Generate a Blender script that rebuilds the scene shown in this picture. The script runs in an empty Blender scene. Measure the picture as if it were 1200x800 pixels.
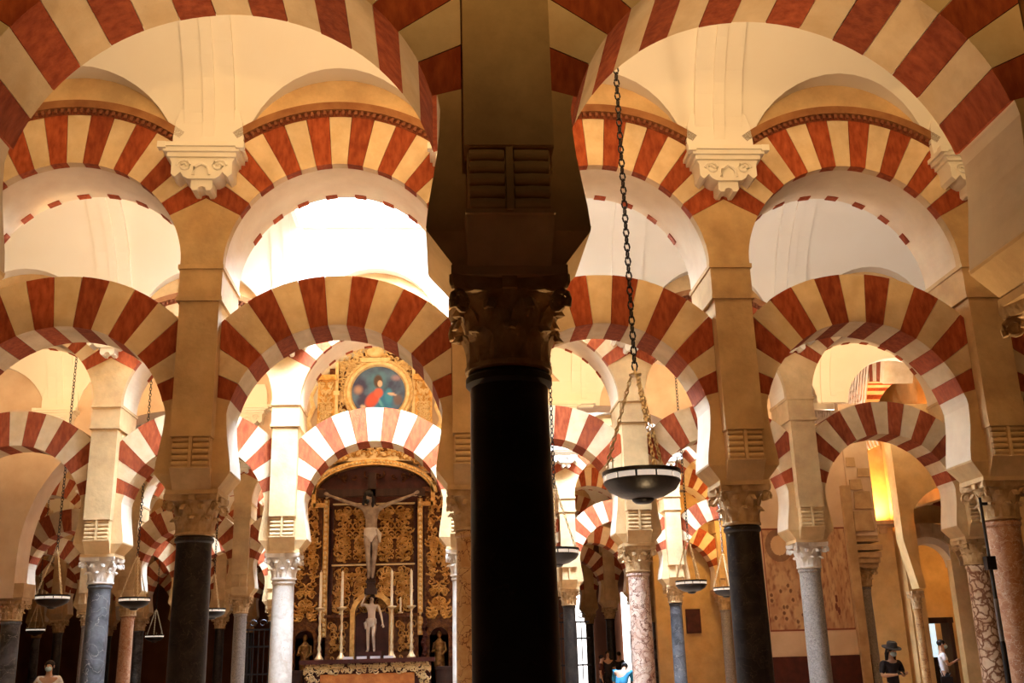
import bpy, bmesh, math, random
from math import sin, cos, pi, sqrt, atan2, radians
from mathutils import Vector, Matrix, noise
random.seed(7)
S = bpy.context.scene
C = S.collection

# ------------------------------------------------------------------ camera
F_PX, PITCH, YAW, ROLL = 1212.0, .29573, .07077, -.02783
CAM = Vector((-.3271, 0, 1.6))
fw = Vector((sin(YAW)*cos(PITCH), cos(YAW)*cos(PITCH), sin(PITCH)))
r0 = Vector((cos(YAW), -sin(YAW), 0)); u0 = r0.cross(fw)
rt = cos(ROLL)*r0 + sin(ROLL)*u0; up = -sin(ROLL)*r0 + cos(ROLL)*u0
cd = bpy.data.cameras.new('camera'); cam = bpy.data.objects.new('camera', cd); C.objects.link(cam)
M = Matrix((rt, up, -fw)).transposed().to_4x4(); M.translation = CAM
cam.matrix_world = M
cd.sensor_width = 36; cd.lens = F_PX/1200*36; cd.clip_end = 200; cd.clip_start = .05
S.camera = cam

# ------------------------------------------------------------------ world and exposure
w = bpy.data.worlds.new('world'); S.world = w; w.use_nodes = True
w.node_tree.nodes['Background'].inputs[0].default_value = (1.0, .55, .28, 1)
w.node_tree.nodes['Background'].inputs[1].default_value = .012
S.view_settings.view_transform = 'Standard'; S.view_settings.look = 'None'
S.view_settings.exposure = 0.45; S.view_settings.gamma = 1; S.view_settings.use_curve_mapping = False

# ------------------------------------------------------------------ plan (metres)
B = 3.0                                              # column spacing
ROW = {0: 4.909, 1: 11.465, 2: 17.94, 3: 23.9, 4: 29.5, 5: 35.5, 6: 41.5, 7: 47.5}
SHX = {0: 0, 1: 0, 2: 0, 3: 0, 4: .15, 5: .15, 6: .15, 7: .15}
WARM = (1.0, .67, .34); NEUT = (1.0, .86, .74); DAY = (.62, .82, 1.12); AMBER = (1.0, .50, .14)
# power of the ledge uplights behind each row, lighting the nave beyond that row
UP = {-1: 620, 0: 350, 1: 420, 2: 420, 3: 60, 4: 160, 5: 130, 6: 90}

# ------------------------------------------------------------------ materials
def mat(name, c1, c2=None, scale=3., rough=.85, bump=.15, metal=0., spec=.3, mix=(.35, .7), vary=.0,
        detail=8, streak=None, c3=None, stain=0., bscale=None):
    m = bpy.data.materials.new(name); m.use_nodes = True
    nt = m.node_tree; N = nt.nodes; L = nt.links; b = N['Principled BSDF']
    b.inputs['Roughness'].default_value = rough; b.inputs['Metallic'].default_value = metal
    b.inputs['Specular IOR Level'].default_value = spec
    tc = N.new('ShaderNodeNewGeometry')
    mp = N.new('ShaderNodeMapping'); L.new(tc.outputs['Position'], mp.inputs['Vector'])
    if streak: mp.inputs['Scale'].default_value = streak
    n = N.new('ShaderNodeTexNoise'); n.inputs['Scale'].default_value = scale; n.inputs['Detail'].default_value = detail
    L.new(mp.outputs[0], n.inputs['Vector'])
    r = N.new('ShaderNodeValToRGB'); L.new(n.outputs['Fac'], r.inputs['Fac'])
    r.color_ramp.elements[0].position = mix[0]; r.color_ramp.elements[1].position = mix[1]
    r.color_ramp.elements[0].color = (*c1, 1); r.color_ramp.elements[1].color = (*(c2 or c1), 1)
    if c3:
        e = r.color_ramp.elements.new((mix[0]+mix[1])/2); e.color = (*c3, 1)
    out = r.outputs['Color']
    if vary:
        oi = N.new('ShaderNodeObjectInfo'); mr = N.new('ShaderNodeMapRange')
        mr.inputs['To Min'].default_value = 1-vary; mr.inputs['To Max'].default_value = 1+vary*.6
        L.new(oi.outputs['Random'], mr.inputs['Value'])
        vm = N.new('ShaderNodeVectorMath'); vm.operation = 'SCALE'
        L.new(out, vm.inputs[0]); L.new(mr.outputs[0], vm.inputs['Scale']); out = vm.outputs[0]
    if stain:
        n2 = N.new('ShaderNodeTexNoise'); n2.inputs['Scale'].default_value = 1.3; n2.inputs['Detail'].default_value = 10
        n2.inputs['Roughness'].default_value = .7
        L.new(tc.outputs['Position'], n2.inputs['Vector'])
        mr = N.new('ShaderNodeMapRange'); mr.inputs['From Min'].default_value = .35; mr.inputs['From Max'].default_value = .62
        mr.inputs['To Min'].default_value = 1-stain; mr.inputs['To Max'].default_value = 1.0
        L.new(n2.outputs['Fac'], mr.inputs['Value'])
        vm = N.new('ShaderNodeVectorMath'); vm.operation = 'SCALE'
        L.new(out, vm.inputs[0]); L.new(mr.outputs[0], vm.inputs['Scale']); out = vm.outputs[0]
    L.new(out, b.inputs['Base Color'])
    if bump:
        nb = N.new('ShaderNodeTexNoise'); nb.inputs['Scale'].default_value = bscale or scale*4; nb.inputs['Detail'].default_value = 6
        L.new(mp.outputs[0], nb.inputs['Vector'])
        bp = N.new('ShaderNodeBump'); bp.inputs['Strength'].default_value = bump; bp.inputs['Distance'].default_value = .02
        L.new(nb.outputs['Fac'], bp.inputs['Height']); L.new(bp.outputs[0], b.inputs['Normal'])
    return m
def marble(name, base, blot, vein, scale=7, rough=.35, thr=.08, warp=.5):
    """polished stone: voronoi pebbles (breccia) with vein lines"""
    m = bpy.data.materials.new(name); m.use_nodes = True
    nt = m.node_tree; N = nt.nodes; L = nt.links; b = N['Principled BSDF']
    b.inputs['Roughness'].default_value = rough; b.inputs['Specular IOR Level'].default_value = .3
    g = N.new('ShaderNodeNewGeometry')
    nz = N.new('ShaderNodeTexNoise'); nz.inputs['Scale'].default_value = scale*.6; nz.inputs['Detail'].default_value = 5
    L.new(g.outputs['Position'], nz.inputs['Vector'])
    mx = N.new('ShaderNodeVectorMath'); mx.operation = 'MULTIPLY_ADD'
    mx.inputs[1].default_value = (warp, warp, warp)
    L.new(nz.outputs['Color'], mx.inputs[0]); L.new(g.outputs['Position'], mx.inputs[2])
    v = N.new('ShaderNodeTexVoronoi'); v.feature = 'DISTANCE_TO_EDGE'; v.inputs['Scale'].default_value = scale
    L.new(mx.outputs[0], v.inputs['Vector'])
    v2 = N.new('ShaderNodeTexNoise'); v2.inputs['Scale'].default_value = scale*.8; v2.inputs['Detail'].default_value = 9
    v2.inputs['Roughness'].default_value = .65
    L.new(mx.outputs[0], v2.inputs['Vector'])
    r = N.new('ShaderNodeValToRGB'); L.new(v2.outputs['Fac'], r.inputs['Fac'])
    r.color_ramp.elements[0].position = .4; r.color_ramp.elements[1].position = .6
    r.color_ramp.elements[0].color = (*base, 1); r.color_ramp.elements[1].color = (*blot, 1)
    mr = N.new('ShaderNodeMapRange'); mr.inputs['From Min'].default_value = thr*.3; mr.inputs['From Max'].default_value = thr
    L.new(v.outputs['Distance'], mr.inputs['Value'])
    mc = N.new('ShaderNodeMix'); mc.data_type = 'RGBA'
    L.new(mr.outputs[0], mc.inputs['Factor']); mc.inputs['A'].default_value = (*vein, 1); L.new(r.outputs['Color'], mc.inputs['B'])
    L.new(mc.outputs['Result'], b.inputs['Base Color'])
    return m
def emit(name, col, st):
    m = bpy.data.materials.new(name); m.use_nodes = True; N = m.node_tree.nodes
    b = N['Principled BSDF']; b.inputs['Base Color'].default_value = (*col, 1)
    b.inputs['Emission Color'].default_value = (*col, 1); b.inputs['Emission Strength'].default_value = st
    return m
def vcol(name, rough=.7, metal=0.):
    m = bpy.data.materials.new(name); m.use_nodes = True; N = m.node_tree.nodes
    a = N.new('ShaderNodeAttribute'); a.attribute_name = 'Col'
    b = N['Principled BSDF']; b.inputs['Roughness'].default_value = rough; b.inputs['Metallic'].default_value = metal
    m.node_tree.links.new(a.outputs['Color'], b.inputs['Base Color'])
    return m
CREAM = mat('cream_paint', (.72, .51, .29), (.82, .63, .40), 5, .9, .25, vary=.08, stain=.18)
RED = mat('brick_red_paint', (.27, .043, .011), (.45, .098, .028), 20, .85, .3, vary=.22, streak=(1, 1, .35), stain=.15)
PLAST = mat('ochre_plaster', (.62, .39, .18), (.76, .52, .26), 2.2, .9, .3, stain=.3, bscale=14)
PALE = mat('pale_plaster', (.80, .64, .46), (.86, .73, .55), 3, .9, .12, stain=.12, bscale=12)
VAULT = mat('vault_plaster', (.84, .77, .66), (.86, .80, .70), 1.5, .9, .05)
WHITE = mat('corbel_stucco', (.86, .78, .64), (.88, .82, .70), 4, .8, .1)
DENT = mat('cornice_wood', (.16, .035, .012), (.26, .07, .025), 12, .8, .2)
CORN = mat('cornice_stone', (.26, .10, .035), (.36, .16, .06), 6, .85, .2)
CAPM = mat('capital_stone', (.40, .24, .10), (.62, .42, .22), 9, .8, .4)
CAPW = mat('capital_white_marble', (.62, .52, .42), (.78, .70, .60), 9, .6, .3)
STONE = mat('bare_stone', (.42, .26, .13), (.60, .40, .22), 4, .9, .4)
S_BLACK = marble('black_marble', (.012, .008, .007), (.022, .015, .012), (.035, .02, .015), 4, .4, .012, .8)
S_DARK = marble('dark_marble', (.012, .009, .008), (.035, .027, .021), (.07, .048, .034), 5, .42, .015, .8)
S_BLUE = marble('blue_grey_marble', (.040, .037, .038), (.125, .122, .125), (.28, .25, .22), 3, .35, .010, .9)
S_GREY = marble('grey_granite', (.16, .135, .12), (.36, .32, .29), (.5, .42, .35), 22, .5, .04)
S_WHITE = marble('cream_marble', (.46, .38, .30), (.62, .55, .47), (.50, .36, .26), 4, .4, .012, .9)
S_PINK = marble('pink_breccia', (.52, .30, .21), (.74, .58, .46), (.16, .05, .03), 6, .4, .055, .9)
S_BREC = marble('bold_breccia', (.74, .58, .42), (.58, .38, .24), (.20, .08, .035), 7, .4, .16, .35)
S_RED = marble('red_breccia', (.36, .15, .07), (.50, .27, .15), (.62, .46, .33), 9, .38, .035, .6)
S_TAN = marble('tan_breccia', (.48, .25, .09), (.60, .38, .17), (.18, .06, .025), 6, .45, .03)
GOLD = mat('gilding', (.50, .24, .05), (.88, .56, .20), 9, .38, .5, metal=.55, spec=.5, bscale=30)
GOLDB = mat('bright_gilding', (.74, .52, .24), (.90, .72, .42), 9, .45, .5, metal=.25, spec=.5, bscale=30)
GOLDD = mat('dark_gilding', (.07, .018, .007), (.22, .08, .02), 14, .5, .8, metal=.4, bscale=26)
GOLDM = mat('niche_shade_gilding', (.16, .06, .015), (.42, .22, .06), 14, .5, .4, metal=.3)  # darker gilding, puts the shade of the side niches into their figures
DKRED = mat('dark_red_wood', (.05, .010, .006), (.09, .018, .01), 6, .6, .2)
BLACKM = mat('black_iron', (.006, .004, .004), (.012, .008, .007), 9, .35, .1, spec=.5)
BRASS = mat('brass_chain', (.85, .66, .36), (.95, .82, .55), 20, .3, .1, metal=.5)
BAND = emit('lamp_glass_band', (.92, .82, .70), .38)
CANDLE = mat('candle_wax', (.85, .72, .5), (.9, .8, .6), 8, .5, 0)
SKIN = mat('skin', (.50, .28, .17), (.56, .33, .21), 8, .6, .05)
POLY = mat('painted_flesh', (.60, .46, .34), (.72, .58, .45), 6, .5, .05)
POLYD = mat('dark_flesh', (.22, .15, .10), (.46, .34, .24), 6, .5, .05)  # darker flesh tone of the crucifix figure
CLOTHW = mat('white_cloth', (.78, .74, .74), (.86, .82, .82), 8, .9, .2)
LOIN = mat('painted_loincloth', (.56, .47, .38), (.72, .62, .52), 9, .8, .4)
CLOTHB = mat('blue_cloth', (.03, .22, .42), (.05, .30, .52), 6, .9, .2)
CLOTHK = mat('black_cloth', (.015, .012, .014), (.03, .022, .024), 6, .9, .2)
CLOTHG = mat('grey_felt', (.05, .05, .06), (.09, .09, .1), 6, .9, .1)
HAIR = mat('dark_hair', (.012, .008, .006), (.03, .018, .012), 20, .6, .2)
MASK = mat('surgical_mask', (.45, .65, .72), (.5, .7, .76), 6, .8, .1)
FLOORM = mat('stone_floor', (.30, .17, .09), (.42, .27, .16), 2, .45, .1)
WALLW = mat('limewashed_wall', (.66, .46, .31), (.76, .58, .42), 2, .9, .15, stain=.1)
AMBW = mat('amber_wall', (.66, .40, .15), (.76, .50, .22), 2, .9, .2, stain=.25)
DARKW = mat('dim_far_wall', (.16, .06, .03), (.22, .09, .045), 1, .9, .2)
SKYP = emit('skylight_glazing', (.80, .92, 1.0), 5.0)
PAINT = vcol('painted_panel')
WOOD = mat('dark_wood', (.035, .012, .006), (.07, .028, .014), 8, .6, .2, streak=(1, 1, .1))

# ------------------------------------------------------------------ mesh builder
class MB:
    def __init__(s): s.v = []; s.f = []; s.m = []; s.mi = 0
    def add(s, vs, fs, T=None):
        o = len(s.v)
        s.v += [tuple(T @ Vector(p)) if T else tuple(p) for p in vs]
        s.f += [tuple(i+o for i in f) for f in fs]; s.m += [s.mi]*len(fs)
        return s
    def box(s, c, d, T=None, taper=None):
        x, y, z = c; a, b, h = d[0]/2, d[1]/2, d[2]/2
        ta, tb = taper or (1, 1)
        vs = [(x-a, y-b, z-h), (x+a, y-b, z-h), (x+a, y+b, z-h), (x-a, y+b, z-h),
              (x-a*ta, y-b*tb, z+h), (x+a*ta, y-b*tb, z+h), (x+a*ta, y+b*tb, z+h), (x-a*ta, y+b*tb, z+h)]
        return s.add(vs, [(3, 2, 1, 0), (4, 5, 6, 7), (0, 1, 5, 4), (1, 2, 6, 5), (2, 3, 7, 6), (3, 0, 4, 7)], T)
    def prism(s, poly, y0, y1, T=None):              # poly in (x, z), counter-clockwise seen from -Y
        n = len(poly)
        vs = [(x, y0, z) for x, z in poly] + [(x, y1, z) for x, z in poly]
        fs = [tuple(range(n)), tuple(range(2*n-1, n-1, -1))] + [(i, i+n, (i+1) % n+n, (i+1) % n) for i in range(n)]
        return s.add(vs, fs, T)
    def band(s, inner, outer, y0, y1):               # strip between two matched polylines, solid, open joints closed
        n = len(inner); vs = []
        for (a, b), (c, d) in zip(inner, outer): vs += [(a, y0, b), (c, y0, d), (c, y1, d), (a, y1, b)]
        fs = []
        for i in range(n-1):
            p, q = 4*i, 4*i+4
            fs += [(p, q, q+1, p+1), (p+1, q+1, q+2, p+2), (p+2, q+2, q+3, p+3), (p+3, q+3, q, p)]
        fs += [(0, 1, 2, 3), (4*n-1, 4*n-2, 4*n-3, 4*n-4)]
        return s.add(vs, fs)
    def lathe(s, prof, seg=24, T=None, a0=0, cap=True):
        vs = []; fs = []; n = len(prof)
        for r, z in prof:
            for k in range(seg):
                a = a0+2*pi*k/seg; vs.append((r*cos(a), r*sin(a), z))
        for i in range(n-1):
            for k in range(seg):
                k2 = (k+1) % seg
                fs.append((i*seg+k, i*seg+k2, (i+1)*seg+k2, (i+1)*seg+k))
        if cap: fs += [tuple(range(seg-1, -1, -1)), tuple((n-1)*seg+k for k in range(seg))]
        return s.add(vs, fs, T)
    def tube(s, pts, r, seg=6, T=None):
        pts = [Vector(p) for p in pts]; rs = r if isinstance(r, (list, tuple)) else [r]*len(pts)
        vs = []; fs = []
        for i, p in enumerate(pts):
            d = (pts[min(i+1, len(pts)-1)]-pts[max(i-1, 0)]).normalized()
            a = d.cross(Vector((0, 0, 1)) if abs(d.z) < .9 else Vector((1, 0, 0))).normalized(); b = d.cross(a)
            for k in range(seg):
                t = 2*pi*k/seg; vs.append(tuple(p+rs[i]*(cos(t)*a+sin(t)*b)))
        for i in range(len(pts)-1):
            for k in range(seg):
                k2 = (k+1) % seg; fs.append((i*seg+k, i*seg+k2, (i+1)*seg+k2, (i+1)*seg+k))
        fs += [tuple(range(seg-1, -1, -1)), tuple((len(pts)-1)*seg+k for k in range(seg))]
        return s.add(vs, fs, T)
    def ball(s, c, r, seg=12, T=None):
        rx, ry, rz = r if isinstance(r, tuple) else (r, r, r)
        Q = Matrix.Translation(c) @ Matrix.Diagonal((rx, ry, rz, 1))
        if T: Q = T @ Q
        return s.lathe([(max(sin(pi*i/(seg//2)), .02), -cos(pi*i/(seg//2))) for i in range(seg//2+1)], seg, Q)
    def mesh(s, name, mats, smooth=False, bevel=0):
        me = bpy.data.meshes.new(name); me.from_pydata(s.v, [], s.f)
        bm = bmesh.new(); bm.from_mesh(me); bmesh.ops.recalc_face_normals(bm, faces=bm.faces)
        bm.to_mesh(me); bm.free()
        for m in (mats if isinstance(mats, (list, tuple)) else [mats]): me.materials.append(m)
        if isinstance(mats, (list, tuple)): me.polygons.foreach_set('material_index', s.m)
        if smooth:
            me.polygons.foreach_set('use_smooth', [True]*len(me.polygons))
            if smooth != 'all': me.set_sharp_from_angle(angle=radians(38))
        return me
def inst(name, me, parent=None, loc=(0, 0, 0), rz=0, rot=None, **kw):
    o = bpy.data.objects.new(name, me); C.objects.link(o); o.location = loc
    o.rotation_euler = rot if rot else (0, 0, rz)
    if parent: o.parent = parent
    for k, v in kw.items(): o[k] = v
    return o
def thing(name, label, cat, loc=(0, 0, 0), rz=0, group=None):
    o = inst(name, None, None, loc, rz, label=label, category=cat)
    o.empty_display_size = .2
    if group: o['group'] = group
    return o
def struct(name, me, parent=None, loc=(0, 0, 0), rz=0):
    o = inst(name, me, parent, loc, rz)
    if not parent: o['kind'] = 'structure'
    return o
def cached(fn):
    st = {}
    def g(*a):
        if a not in st: st[a] = fn(*a)
        return st[a]
    return g
ORD = ['leftmost', 'second', 'third', 'fourth', 'fifth', 'sixth', 'seventh', 'eighth', 'ninth', 'tenth', 'eleventh', 'twelfth', 'thirteenth', 'fourteenth']
def place(i, n):
    if i == 0: return 'leftmost'
    if i == n-1: return 'rightmost'
    return ORD[i]+' from the left'
ROWN = {0: 'nearest arcade', 1: 'second arcade', 2: 'third arcade', 4: 'fourth arcade',
        5: 'fifth arcade', 6: 'sixth arcade', 7: 'farthest arcade'}

# ------------------------------------------------------------------ arch geometry
LR, LO, LZ = 1.18, 1.77, 4.04         # lower arch: inner and outer radius, centre height
URR, UO, UZ = 1.27, 1.89, 5.86        # upper arch
A_LOW, A_UP = radians(15.5), radians(29.2)
NV = 15
def clipx(poly, xm):
    def half(poly, sgn):
        out = []
        for i, p in enumerate(poly):
            q = poly[(i+1) % len(poly)]; a, b = sgn*p[0] <= xm+1e-9, sgn*q[0] <= xm+1e-9
            if a: out.append(p)
            if a != b:
                t = (sgn*xm-p[0])/(q[0]-p[0]); out.append((sgn*xm, p[1]+t*(q[1]-p[1])))
        return out
    return half(half(poly, 1), -1)
def sector(ri, ro, a0, a1, n=3):
    return [(ro*cos(a0+(a1-a0)*i/n), ro*sin(a0+(a1-a0)*i/n)) for i in range(n+1)] + \
           [(ri*cos(a1+(a0-a1)*i/n), ri*sin(a1+(a0-a1)*i/n)) for i in range(n+1)]
@cached
def voussoir(tier, i, ring):
    ri, ro, A, xm = (LR, LO, A_LOW, 1.28) if tier == 'low' else (URR, UO, A_UP, 1.497)
    st = (pi-2*A)/NV; a0 = A+i*st; a1 = a0+st; j = .0018
    rnd = random.Random(i*31+len(ring)); 
    poly = clipx(sector(ri+rnd.uniform(-.006, .004), ro+rnd.uniform(-.004, .006), a0+j, a1-j), xm)
    y0, y1 = {'low': (-.30, .30), 'front': (-.47, -.355), 'back': (.37, .47)}[ring]
    if ring == 'back': poly = clipx(sector(ri-.004, ri+.16, a0+.015, a1-.015), 1.3)
    p = rnd.uniform(0, .006)
    return MB().prism(poly, y0-p, y1+(p if ring != 'front' else 0)).mesh('voussoir', RED if i % 2 == 0 else CREAM)
@cached
def ringmesh(tier, red):
    b = MB(); ri, ro, A, xm = (LR, LO, A_LOW, 1.28) if tier == 'low' else (URR, UO, A_UP, 1.497)
    st = (pi-2*A)/NV
    for i in range(NV):
        if (i % 2 == 0) == red:
            y0, y1 = (-.3, .3) if tier == 'low' else (-.47, .47)
            b.prism(clipx(sector(ri, ro, A+i*st+.002, A+(i+1)*st-.002), xm), y0, y1)
    return b.mesh('voussoir_ring', RED if red else CREAM)
def arc(r, a0, a1, n): return [(r*cos(a0+(a1-a0)*i/n), r*sin(a0+(a1-a0)*i/n)) for i in range(n+1)]
@cached
def up_soffit():                      # plaster lining between the front voussoirs and the back brick teeth
    a = A_UP
    inn = arc(URR+.006, a, pi-a, 40); out = [(max(-1.497, min(1.497, x)), z) for x, z in arc(UO-.01, a, pi-a, 40)]
    return MB().band(inn, out, -.352, .465).mesh('soffit', PALE, True)
@cached
def cornice():
    a = radians(53)
    return MB().band(arc(UO+.055, a, pi-a, 40), arc(UO+.15, a, pi-a, 40), -.545, -.40).mesh('cornice_moulding', CORN, True)
@cached
def dentils():
    b = MB(); a = radians(53); n = 34
    b.mi = 0; b.band(arc(UO-.01, a, pi-a, 40), arc(UO+.055, a, pi-a, 40), -.48, -.40)
    for i in range(n):
        t = a+(pi-2*a)*(i+.5)/n
        T = Matrix.Rotation(-(t-pi/2), 4, 'Y')
        b.mi = 1; b.box((0, -.49, UO+.028), (.034, .07, .05), T)
    return b.mesh('dentil_course', [DENT, mat_dl])
mat_dl = mat('dentil_brick', (.22, .07, .03), (.28, .10, .045), 8, .85, .1)

@cached
def m_mortar():
    a = A_LOW+.07; cl = lambda P: [(max(-1.2, min(1.2, x)), z) for x, z in P]
    return MB().band(cl(arc(LR+.014, a, pi-a, 36)), cl(arc(LO-.014, a, pi-a, 36)), -.285, .285).mesh('mortar', PALE, True)
def lower_arch(r, x, label, simple=False, group=None):
    t = thing('lower_arch', label, 'arch', (x+SHX[r], ROW[r], LZ-(.06 if r == 0 else 0)), group=group)
    if simple:
        for red in (True, False): inst('voussoir_ring', ringmesh('low', red), t, kind='stuff')
    else:
        for i in range(NV): inst('voussoir', voussoir('low', i, 'low'), t)
        inst('mortar', m_mortar(), t)
    return t
def upper_arch(r, x, label, simple=False):
    t = thing('upper_arch', label, 'arch', (x+SHX[r], ROW[r], UZ))
    if simple:
        for red in (True, False): inst('voussoir_ring', ringmesh('up', red), t, kind='stuff')
    else:
        for i in range(NV):
            inst('voussoir', voussoir('up', i, 'front'), t)
            if i % 2 == 0: inst('back_voussoir', voussoir('up', i, 'back'), t)
        inst('soffit', up_soffit(), t)
    if r < 5:
        inst('cornice_moulding', cornice(), t)
        inst('dentil_course', dentils(), t, kind='stuff')
    return t

# ------------------------------------------------------------------ pier (impost, springer, shaft, roll corbel, head)
@cached
def m_impost():
    b = MB()
    b.box((0, 0, 3.375), (.56, .56, .05))
    vs = []; fs = []
    for z, hx, hy in ((3.39, .26, .26), (3.56, .395, .31), (3.585, .40, .31)):
        vs += [(-hx, -hy, z), (hx, -hy, z), (hx, hy, z), (-hx, hy, z)]
    for i in range(2):
        for k in range(4): fs.append((4*i+k, 4*i+(k+1) % 4, 4*i+4+(k+1) % 4, 4*i+4+k))
    fs += [(3, 2, 1, 0), (8, 9, 10, 11)]
    b.add(vs, fs)
    b.add([(-.2, -.27, 3.38), (.2, -.27, 3.38), (.2, .27, 3.38), (-.2, .27, 3.38), (-.213, -.43, 3.60), (.213, -.43, 3.60), (.213, .40, 3.60), (-.213, .40, 3.60)], [(3, 2, 1, 0), (4, 5, 6, 7), (0, 1, 5, 4), (1, 2, 6, 5), (2, 3, 7, 6), (3, 0, 4, 7)])
    return b.mesh('impost', PLAST)
@cached
def m_springer():
    half = [(.40, 3.58), (.388, 3.70), (.365, 3.84), (.345, 3.97), (.333, 4.10), (.328, 4.22), (.34, 4.29), (.363, 4.357), (.2, 4.40)]
    poly = half + [(-x, z) for x, z in reversed(half)]
    b = MB().prism(poly, -.30, .30)
    b.m = [0, 0]+[1]*(len(b.f)-2)
    return b.mesh('springer', [PLAST, PALE])
@cached
def m_shaft():
    b = MB()
    b.box((0, -.10, 4.71), (.43, .74, 1.56)); b.box((0, .19, 4.71), (.425, .5, 1.56))
    b.box((0, 0, 5.66), (.47, .94, .34))
    return b.mesh('pier_shaft', PLAST)
@cached
def m_ledge():
    b = MB(); b.box((0, 0, 5.475), (.50, 1.0, .05)); b.box((0, 0, 5.85), (.50, 1.0, .05))
    return b.mesh('ledge_moulding', PLAST)
@cached
def m_head():                         # flaring pier head under the two upper arches
    half = []
    for k in range(9):
        z = 5.875+(6.482-5.875)*k/8
        x = 1.5-sqrt(max(URR**2-(z-UZ)**2, 0)); half.append((max(x, .236)-.0, z))
    poly = half+[(0, 6.695)]+[(-x, z) for x, z in reversed(half)]
    b = MB(); b.prism(poly, -.465, -.345); b.mi = 1; b.prism(poly, -.345, .465)
    return b.mesh('pier_head', [PLAST, PALE])
@cached
def m_roll():
    b = MB()
    T = Matrix.Rotation(pi/2, 4, 'Y')
    b.lathe([(.010, -.088), (.030, -.083), (.0335, 0), (.030, .083), (.010, .088)], 10, T)
    return b.mesh('roll', PLAST, True)
@cached
def m_strip():
    b = MB(); b.box((0, -.425, 3.775), (.034, .085, .34)); b.box((0, -.36, 3.775), (.40, .12, .33))
    b.box((0, -.448, 3.945), (.425, .06, .022)); b.box((0, -.40, 3.605), (.425, .10, .022))
    return b.mesh('roll_corbel', PLAST)
def pier(r, x, label):
    t = thing('pier', label, 'pier', (x+SHX[r], ROW[r], 0))
    inst('impost', m_impost(), t); inst('springer', m_springer(), t); inst('pier_shaft', m_shaft(), t)
    inst('ledge_moulding', m_ledge(), t); inst('pier_head', m_head(), t)
    c = inst('roll_corbel', m_strip(), t)
    if r < 3:
        for k in range(5):
            for sx in (-1, 1): inst('roll', m_roll(), c, (sx*.107, -.425, 3.645+k*.065))
    return t
# ------------------------------------------------------------------ column
@cached
def m_leaf(h, w, out):
    b = MB(); vs = []; fs = []; n = 7
    for i in range(n+1):
        t = i/n; z = h*min(t*1.12, 1.0-(max(0, t-.86))*1.6); y = -.012-out*(t**3)
        ww = w*(.75+.5*sin(pi*min(t*1.1, 1)))*(1-.55*max(0, t-.7)/.3)
        for j in range(5):
            s = (j-2)/2
            vs.append((s*ww/2*(1+.08*((i+j) % 2)), y+.018*s*s-(.010 if j == 2 else 0), z))
    for i in range(n):
        for j in range(4): a = i*5+j; fs.append((a, a+1, a+6, a+5))
    o = len(vs); vs += [(x, y+.022, z-.004) for x, y, z in vs]
    fs += [tuple(reversed([i+o for i in f])) for f in fs]
    for i in range(n): fs += [(i*5, (i+1)*5, (i+1)*5+o, i*5+o), (i*5+4, i*5+4+o, (i+1)*5+4+o, (i+1)*5+4)]
    fs += [tuple(n*5+j for j in range(5))[:0] or (n*5, n*5+1, n*5+1+o, n*5+o), (n*5+1, n*5+2, n*5+2+o, n*5+1+o), (n*5+2, n*5+3, n*5+3+o, n*5+2+o), (n*5+3, n*5+4, n*5+4+o, n*5+3+o)]
    b.add(vs, fs); return b
@cached
def m_leafmesh(h, w, out, m): return m_leaf(h, w, out).mesh('acanthus_leaf', m, True)
def volute_mb(b, T=None):
    pts = []
    for i in range(20):
        t = i/19; a = -pi*.2+t*3.6*pi; r = .062*(1-t*.82)
        pts.append((0, r*cos(a)*-1, r*sin(a)))
    b.tube(pts, [.017*(1-.4*i/19) for i in range(20)], 6, T)
@cached
def m_volute(m):
    b = MB(); volute_mb(b); b.box((0, .0, 0), (.03, .05, .05)); return b.mesh('volute', m, True)
@cached
def m_capital(m, full):
    b = MB()
    b.lathe([(.18, 0), (.215, .012), (.215, .035), (.185, .045), (.19, .2), (.215, .31), (.25, .37)], 24)
    # abacus with hollowed sides
    vs = []; h = .29; P = []
    for k in range(4):
        for j in range(6):
            t = j/5-.5; x = t*2*h*.94; y = -h+.06*cos(t*pi)
            a = k*pi/2; P.append((x*cos(a)-y*sin(a), x*sin(a)+y*cos(a)))
    n = len(P); vs = [(x*.96, y*.96, .365) for x, y in P]+[(x, y, .39) for x, y in P]+[(x, y, .432) for x, y in P]
    fs = [tuple(range(n-1, -1, -1)), tuple(2*n+i for i in range(n))]
    for q in range(2): fs += [(q*n+i, q*n+(i+1) % n, (q+1)*n+(i+1) % n, (q+1)*n+i) for i in range(n)]
    b.add(vs, fs)
    for k in range(4): b.box((0, -.235, .40), (.07, .06, .06), Matrix.Rotation(k*pi/2, 4, 'Z'))
    if not full:
        for k in range(8):
            lf = m_leaf(.17, .12, .07); T = Matrix.Rotation(k*pi/4, 4, 'Z') @ Matrix.Translation((0, -.185, .04)); b.add(lf.v, lf.f, T)
            lf = m_leaf(.30, .12, .09); T = Matrix.Rotation((k+.5)*pi/4, 4, 'Z') @ Matrix.Translation((0, -.185, .04)); b.add(lf.v, lf.f, T)
        for k in range(4):
            T = Matrix.Rotation((k+.5)*pi/2, 4, 'Z') @ Matrix.Translation((0, -.325, .305)); volute_mb(b, T)
    return b.mesh('capital', m, True)
@cached
def m_cshaft(m, rad):
    return MB().lathe([(rad*1.12, .28), (rad*1.12, .33), (rad*1.03, .36), (rad*1.02, 1.2), (rad, 2.0), (rad*.95, 2.80), (rad*.96, 2.85), (rad*1.06, 2.87), (rad*1.06, 2.90), (rad*.97, 2.922)], 40).mesh('shaft', m, True)
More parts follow.
